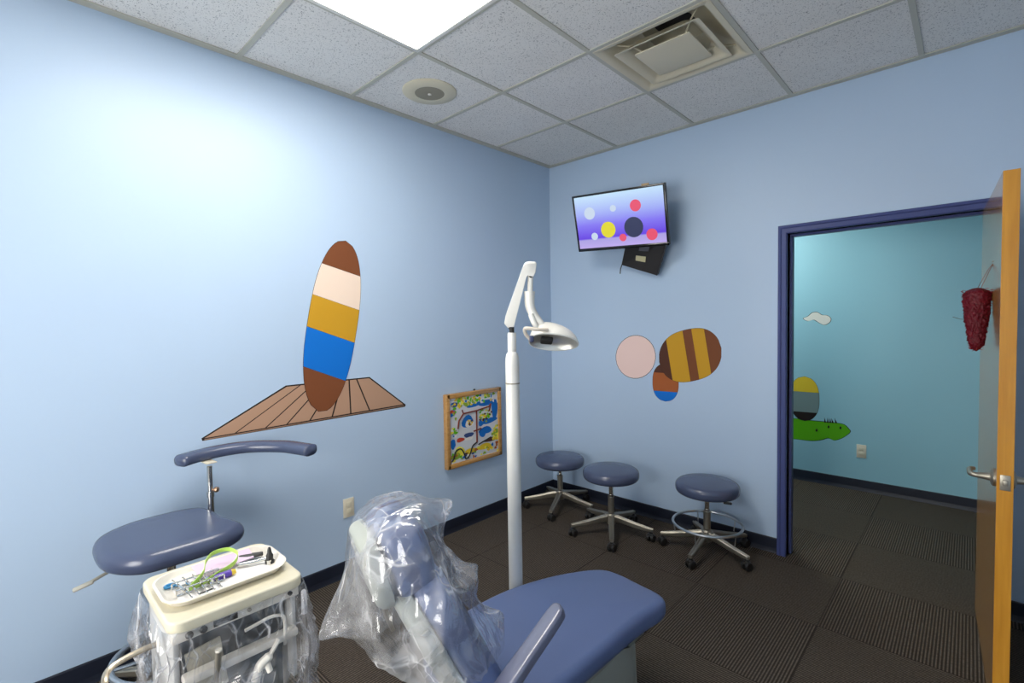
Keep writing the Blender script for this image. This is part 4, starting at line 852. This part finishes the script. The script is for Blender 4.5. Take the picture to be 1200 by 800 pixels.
pm = MB(); pm.lathe([(0.0065, 0.0), (0.0065, 0.012)], (0.022, 0.030, 0.0), 14); pm.tube([(0.012, 0.034, 0.009), (0.022, 0.030, 0.009)], 0.004, 8); pm.build('head', M['chrome'], ang)
pm = MB(); rr = []
for k in range(13):
    u = k / 12; y = 0.058 + 0.062 * u; w_ = 0.014 * math.sin(PI * (0.12 + 0.76 * u)) ; z = 0.015 - 0.006 * u
    rr.append([on(-0.052 + 0.010 * u + w_ * math.cos(t), y, z + 0.006 * math.sin(t)) for t in [2 * PI * q / 16 for q in range(16)]])
pm.rings(rr)
tag(pm.build('mesh_strainer', mat('dark_mesh', (0.06, 0.06, 0.06), 0.5, metal=0.4)), 'dark metal mesh piece at the tray rear right corner', 'dental part')
pm = MB(); pm.lathe([(0.012, 0.0), (0.013, 0.006), (0.009, 0.010), (0.010, 0.022), (0.006, 0.030), (0.005, 0.040), (0.003, 0.046)], on(0.016, 0.119, 0.0), 18)
tag(pm.build('rubber_bulb', mat('black_rubber', (0.012, 0.012, 0.012), 0.5)), 'small black rubber cone standing at the tray right end', 'dental part')
pm = MB(); pm.box(on(0.052, -0.055, 0.0012), (0.004, 0.034, 0.0024), 0.0008, rotz(0.05)); tag(pm.build('dark_bur_strip', M['black']), 'short black strip on the tray front edge', 'strip')

# handpieces hung along the cart front
def cart(p): return Vector((CX, CY, 0)) + Vector(p)
g4 = 'handpieces hung along the cart front'
hpz = thing('dental_handpiece', 'grey steel handpiece standing upright at the cart front left', 'handpiece', cart((0.165, -0.068, 0.60)), 0, g4)
pm = MB(); pm.tube(spline([(0.006, 0, -0.13), (0.002, 0, -0.04), (0.0, 0.001, 0.04), (0.004, 0.006, 0.118)], 6), [0.0085] * 12 + [0.0075] * 7, 14); pm.build('barrel', M['metal'], hpz)
pm = MB(); pm.lathe([(0.0072, 0.0), (0.0078, 0.002), (0.0075, 0.006)], (0.004, 0.006, 0.117), 14, Matrix.Rotation(0.1, 3, 'Y')); pm.build('end_cap', M['tray'], hpz)
sy = thing('air_water_syringe', 'white gooseneck syringe tip bent over the cart front right', 'syringe', cart((0.165, 0.085, 0.62)), 0, g4)
pm = MB(); pm.tube(spline([(0.0, 0.012, 0.03), (0.0, 0.014, 0.09), (0.0, 0.008, 0.115), (0.0, -0.020, 0.125), (0.0, -0.055, 0.122), (0.0, -0.085, 0.118)], 6), 0.0042, 10); pm.build('nozzle', M['whitehose'], sy)
pm = MB(); pm.tube([(0.004, 0.010, -0.14), (0.0, 0.012, 0.0), (0.0, 0.012, 0.034)], [0.006, 0.007, 0.006], 12); pm.build('body', M['hose'], sy)
sl = thing('suction_valve', 'white suction valve handle hanging mid cart front', 'suction handle', cart((0.172, 0.03, 0.62)), 0, g4)
pm = MB(); pm.tube(spline([(0.0, -0.012, -0.02), (0.002, 0.0, 0.015), (0.004, 0.022, 0.03), (0.0, 0.05, 0.06)], 6), [0.011] * 6 + [0.012] * 7 + [0.006] * 6, 14); pm.tube([(0.0, -0.012, -0.02), (0.004, -0.014, -0.03)], [0.012, 0.010], 12); pm.tube([(0.003, 0.014, 0.022), (0.014, 0.020, -0.006)], [0.009, 0.007], 12); pm.build('valve', M['whitehose'], sl)
pm = MB(); pm.tube(spline([(0.004, -0.012, -0.025), (0.008, -0.010, -0.10), (0.004, 0.0, -0.2)], 6), 0.0065, 10); pm.build('hose', M['hose'], sl)
hv = thing('suction_wand', 'straight grey suction hose at the cart right corner', 'suction hose', cart((0.152, 0.158, 0.62)), 0, g4)
pm = MB(); pm.tube(spline([(0.0, 0.0, -0.2), (0.0, 0.0, -0.05), (0.0, 0.0, 0.09)], 8), 0.0062, 12); pm.build('hose', M['hose'], hv); pm = MB(); pm.lathe([(0.008, 0.088), (0.0085, 0.10), (0.0075, 0.15), (0.004, 0.155)], (0, 0, 0), 14); pm.build('tip_sleeve', mat('clear_grey', (0.6, 0.6, 0.62), 0.25), hv)
sr = thing('scaler_handpiece', 'thin steel scaler lying sideways at the cart front lower left', 'handpiece', cart((0.165, -0.135, 0.60)), 0, g4)
pm = MB(); pm.tube([(0.0, 0.012, 0.050), (0.0, -0.02, 0.040), (0.0, -0.085, 0.018)], [0.0042, 0.0034, 0.0014], 10); pm.build('tip', M['chrome'], sr)
pm = MB(); pm.tube([(0.0, 0.022, 0.056), (0.002, 0.026, -0.02), (0.002, 0.03, -0.13)], [0.007, 0.0095, 0.0095], 12); pm.tube([(0.0, 0.012, 0.050), (0.0, 0.024, 0.052)], 0.006, 10); pm.build('body', M['black'], sr)

# clear film tied round the cart below the top
fm_ = MB(); rr = []; base_o = rrect(0.342, 0.334, 0.05, 18)
nb = len(base_o)
for i in range(46):
    u = i / 45; z = 0.800 - 0.36 * u; ring = []
    for j, p in enumerate(base_o):
        a = 2 * PI * j / nb; d = Vector((p.x, p.y)).normalized()
        k_ = 0.016 * (1 - 1.6 * abs(math.sin(5.5 * a + 2.5 * fbm((p.x * 5, p.y * 5, u * 2), 1.0)))) * min(1, u * 4) + 0.022 * fbm((p.x * 7, p.y * 7, z * 7), 1.1) * min(1, u * 4)
        k_ += 0.018 * min(1, u * 3) + (0.035 * max(0, math.sin(a - 0.9)) ** 3 * min(1, u * 2.5))
        ring.append(Vector((CX, CY, z)) + Vector((p.x + d.x * k_, p.y + d.y * k_, 0)))
    rr.append(ring)
fm_.rings(rr, False, False)
tag(fm_.build('plastic_wrap', M['cartfilm'], None, ang=80), 'clear plastic sheet wrapped round the sides of the ivory cart', 'plastic cover')

# ------------------------------------------------------------------ red tinsel ornament on the door
ox = Vector((2.748, -0.60, 1.50)); orn = thing('tinsel_ornament', 'red tinsel cone ornament hanging on the open door', 'ornament', ox)
bm = bmesh.new(); bmesh.ops.create_icosphere(bm, subdivisions=5, radius=1.0)
for v in bm.verts:
    n = v.co.normalized(); z = n.z; h_ = (z + 1) / 2
    wr = 0.012 + 0.033 * (h_ ** 0.65); flatten = math.sqrt(max(0, n.x ** 2 + n.y ** 2)) or 1e-4
    e_ = min(1, (1 - abs(z)) * 6) ** 0.5
    d = Vector((n.x / flatten * wr * e_, n.y / flatten * wr * e_ * 1.05, -0.135 + 0.265 * h_))
    nf = fbm(n * 1.0, 9) * 0.010 + fbm(n, 24) * 0.010; d += Vector((n.x, n.y, 0)) * nf
    d.y += 0.02 * (0.5 - h_) * -1; v.co = d
om = MB(); om.bm(bm); om.build('tinsel_body', mat('red_tinsel', (0.12, 0.004, 0.012), 0.40, spec=0.25, bump=1.0, bscale=180, var=0.6, vscale=120), orn, ang=180)
sw = MB(); rn = random.Random(5)
for k in range(420):
    z = rn.uniform(-0.13, 0.125); h_ = (z + 0.135) / 0.265; wr = 0.012 + 0.033 * h_ ** 0.65; a = rn.uniform(0, 2 * PI); d = Vector((math.cos(a), math.sin(a), 0)); t_ = Vector((-d.y, d.x, 0)) * rn.uniform(-1, 1) + UZ * rn.uniform(-1, 1); p = d * (wr - 0.002) + UZ * z + Vector((0, -0.01 * (1 - 2 * h_) * 1.0, 0))
    sw.tube([p, p + d * 0.009 + t_.normalized() * 0.006], [0.0014, 0.0007], 4)
so_ = sw.build('tinsel_strand', mat('red_foil', (0.26, 0.008, 0.02), 0.35, metal=0.3), orn); so_['kind'] = 'stuff'
hk_ = MB(); hk_.tube([(0.0, 0.0, 0.125), (0.030, 0.0, 0.20), (0.049, 0.0, 0.232)], 0.0012, 6); hk_.tube([(0.01, 0.0, 0.125), (0.036, 0.006, 0.20), (0.049, 0.0, 0.232)], 0.0012, 6); hk_.build('cord', mat('rust_cord', (0.20, 0.08, 0.05), 0.7), orn)
hk_ = MB(); hk_.tube([(0.050, -0.01, 0.230), (0.044, -0.012, 0.234), (0.044, 0.012, 0.234), (0.050, 0.01, 0.230)], 0.002, 6); hk_.build('hook', M['metal'], orn)
hk_ = MB(); hk_.tube([(-0.075, 0.0, 0.01), (-0.05, 0.0, 0.0), (0.0, 0, -0.004), (0.03, -0.05, 0.004)], 0.0012, 6); hk_.build('pin', M['chrome'], orn)

# ------------------------------------------------------------------ world and view
wd = bpy.data.worlds.new('world'); wd.use_nodes = True; wd.node_tree.nodes['Background'].inputs[0].default_value = (0.02, 0.022, 0.025, 1); S.world = wd
S.view_settings.view_transform = 'Standard'; S.view_settings.look = 'None'; S.view_settings.gamma = 1.0; S.view_settings.use_curve_mapping = False; S.view_settings.exposure = 0.06
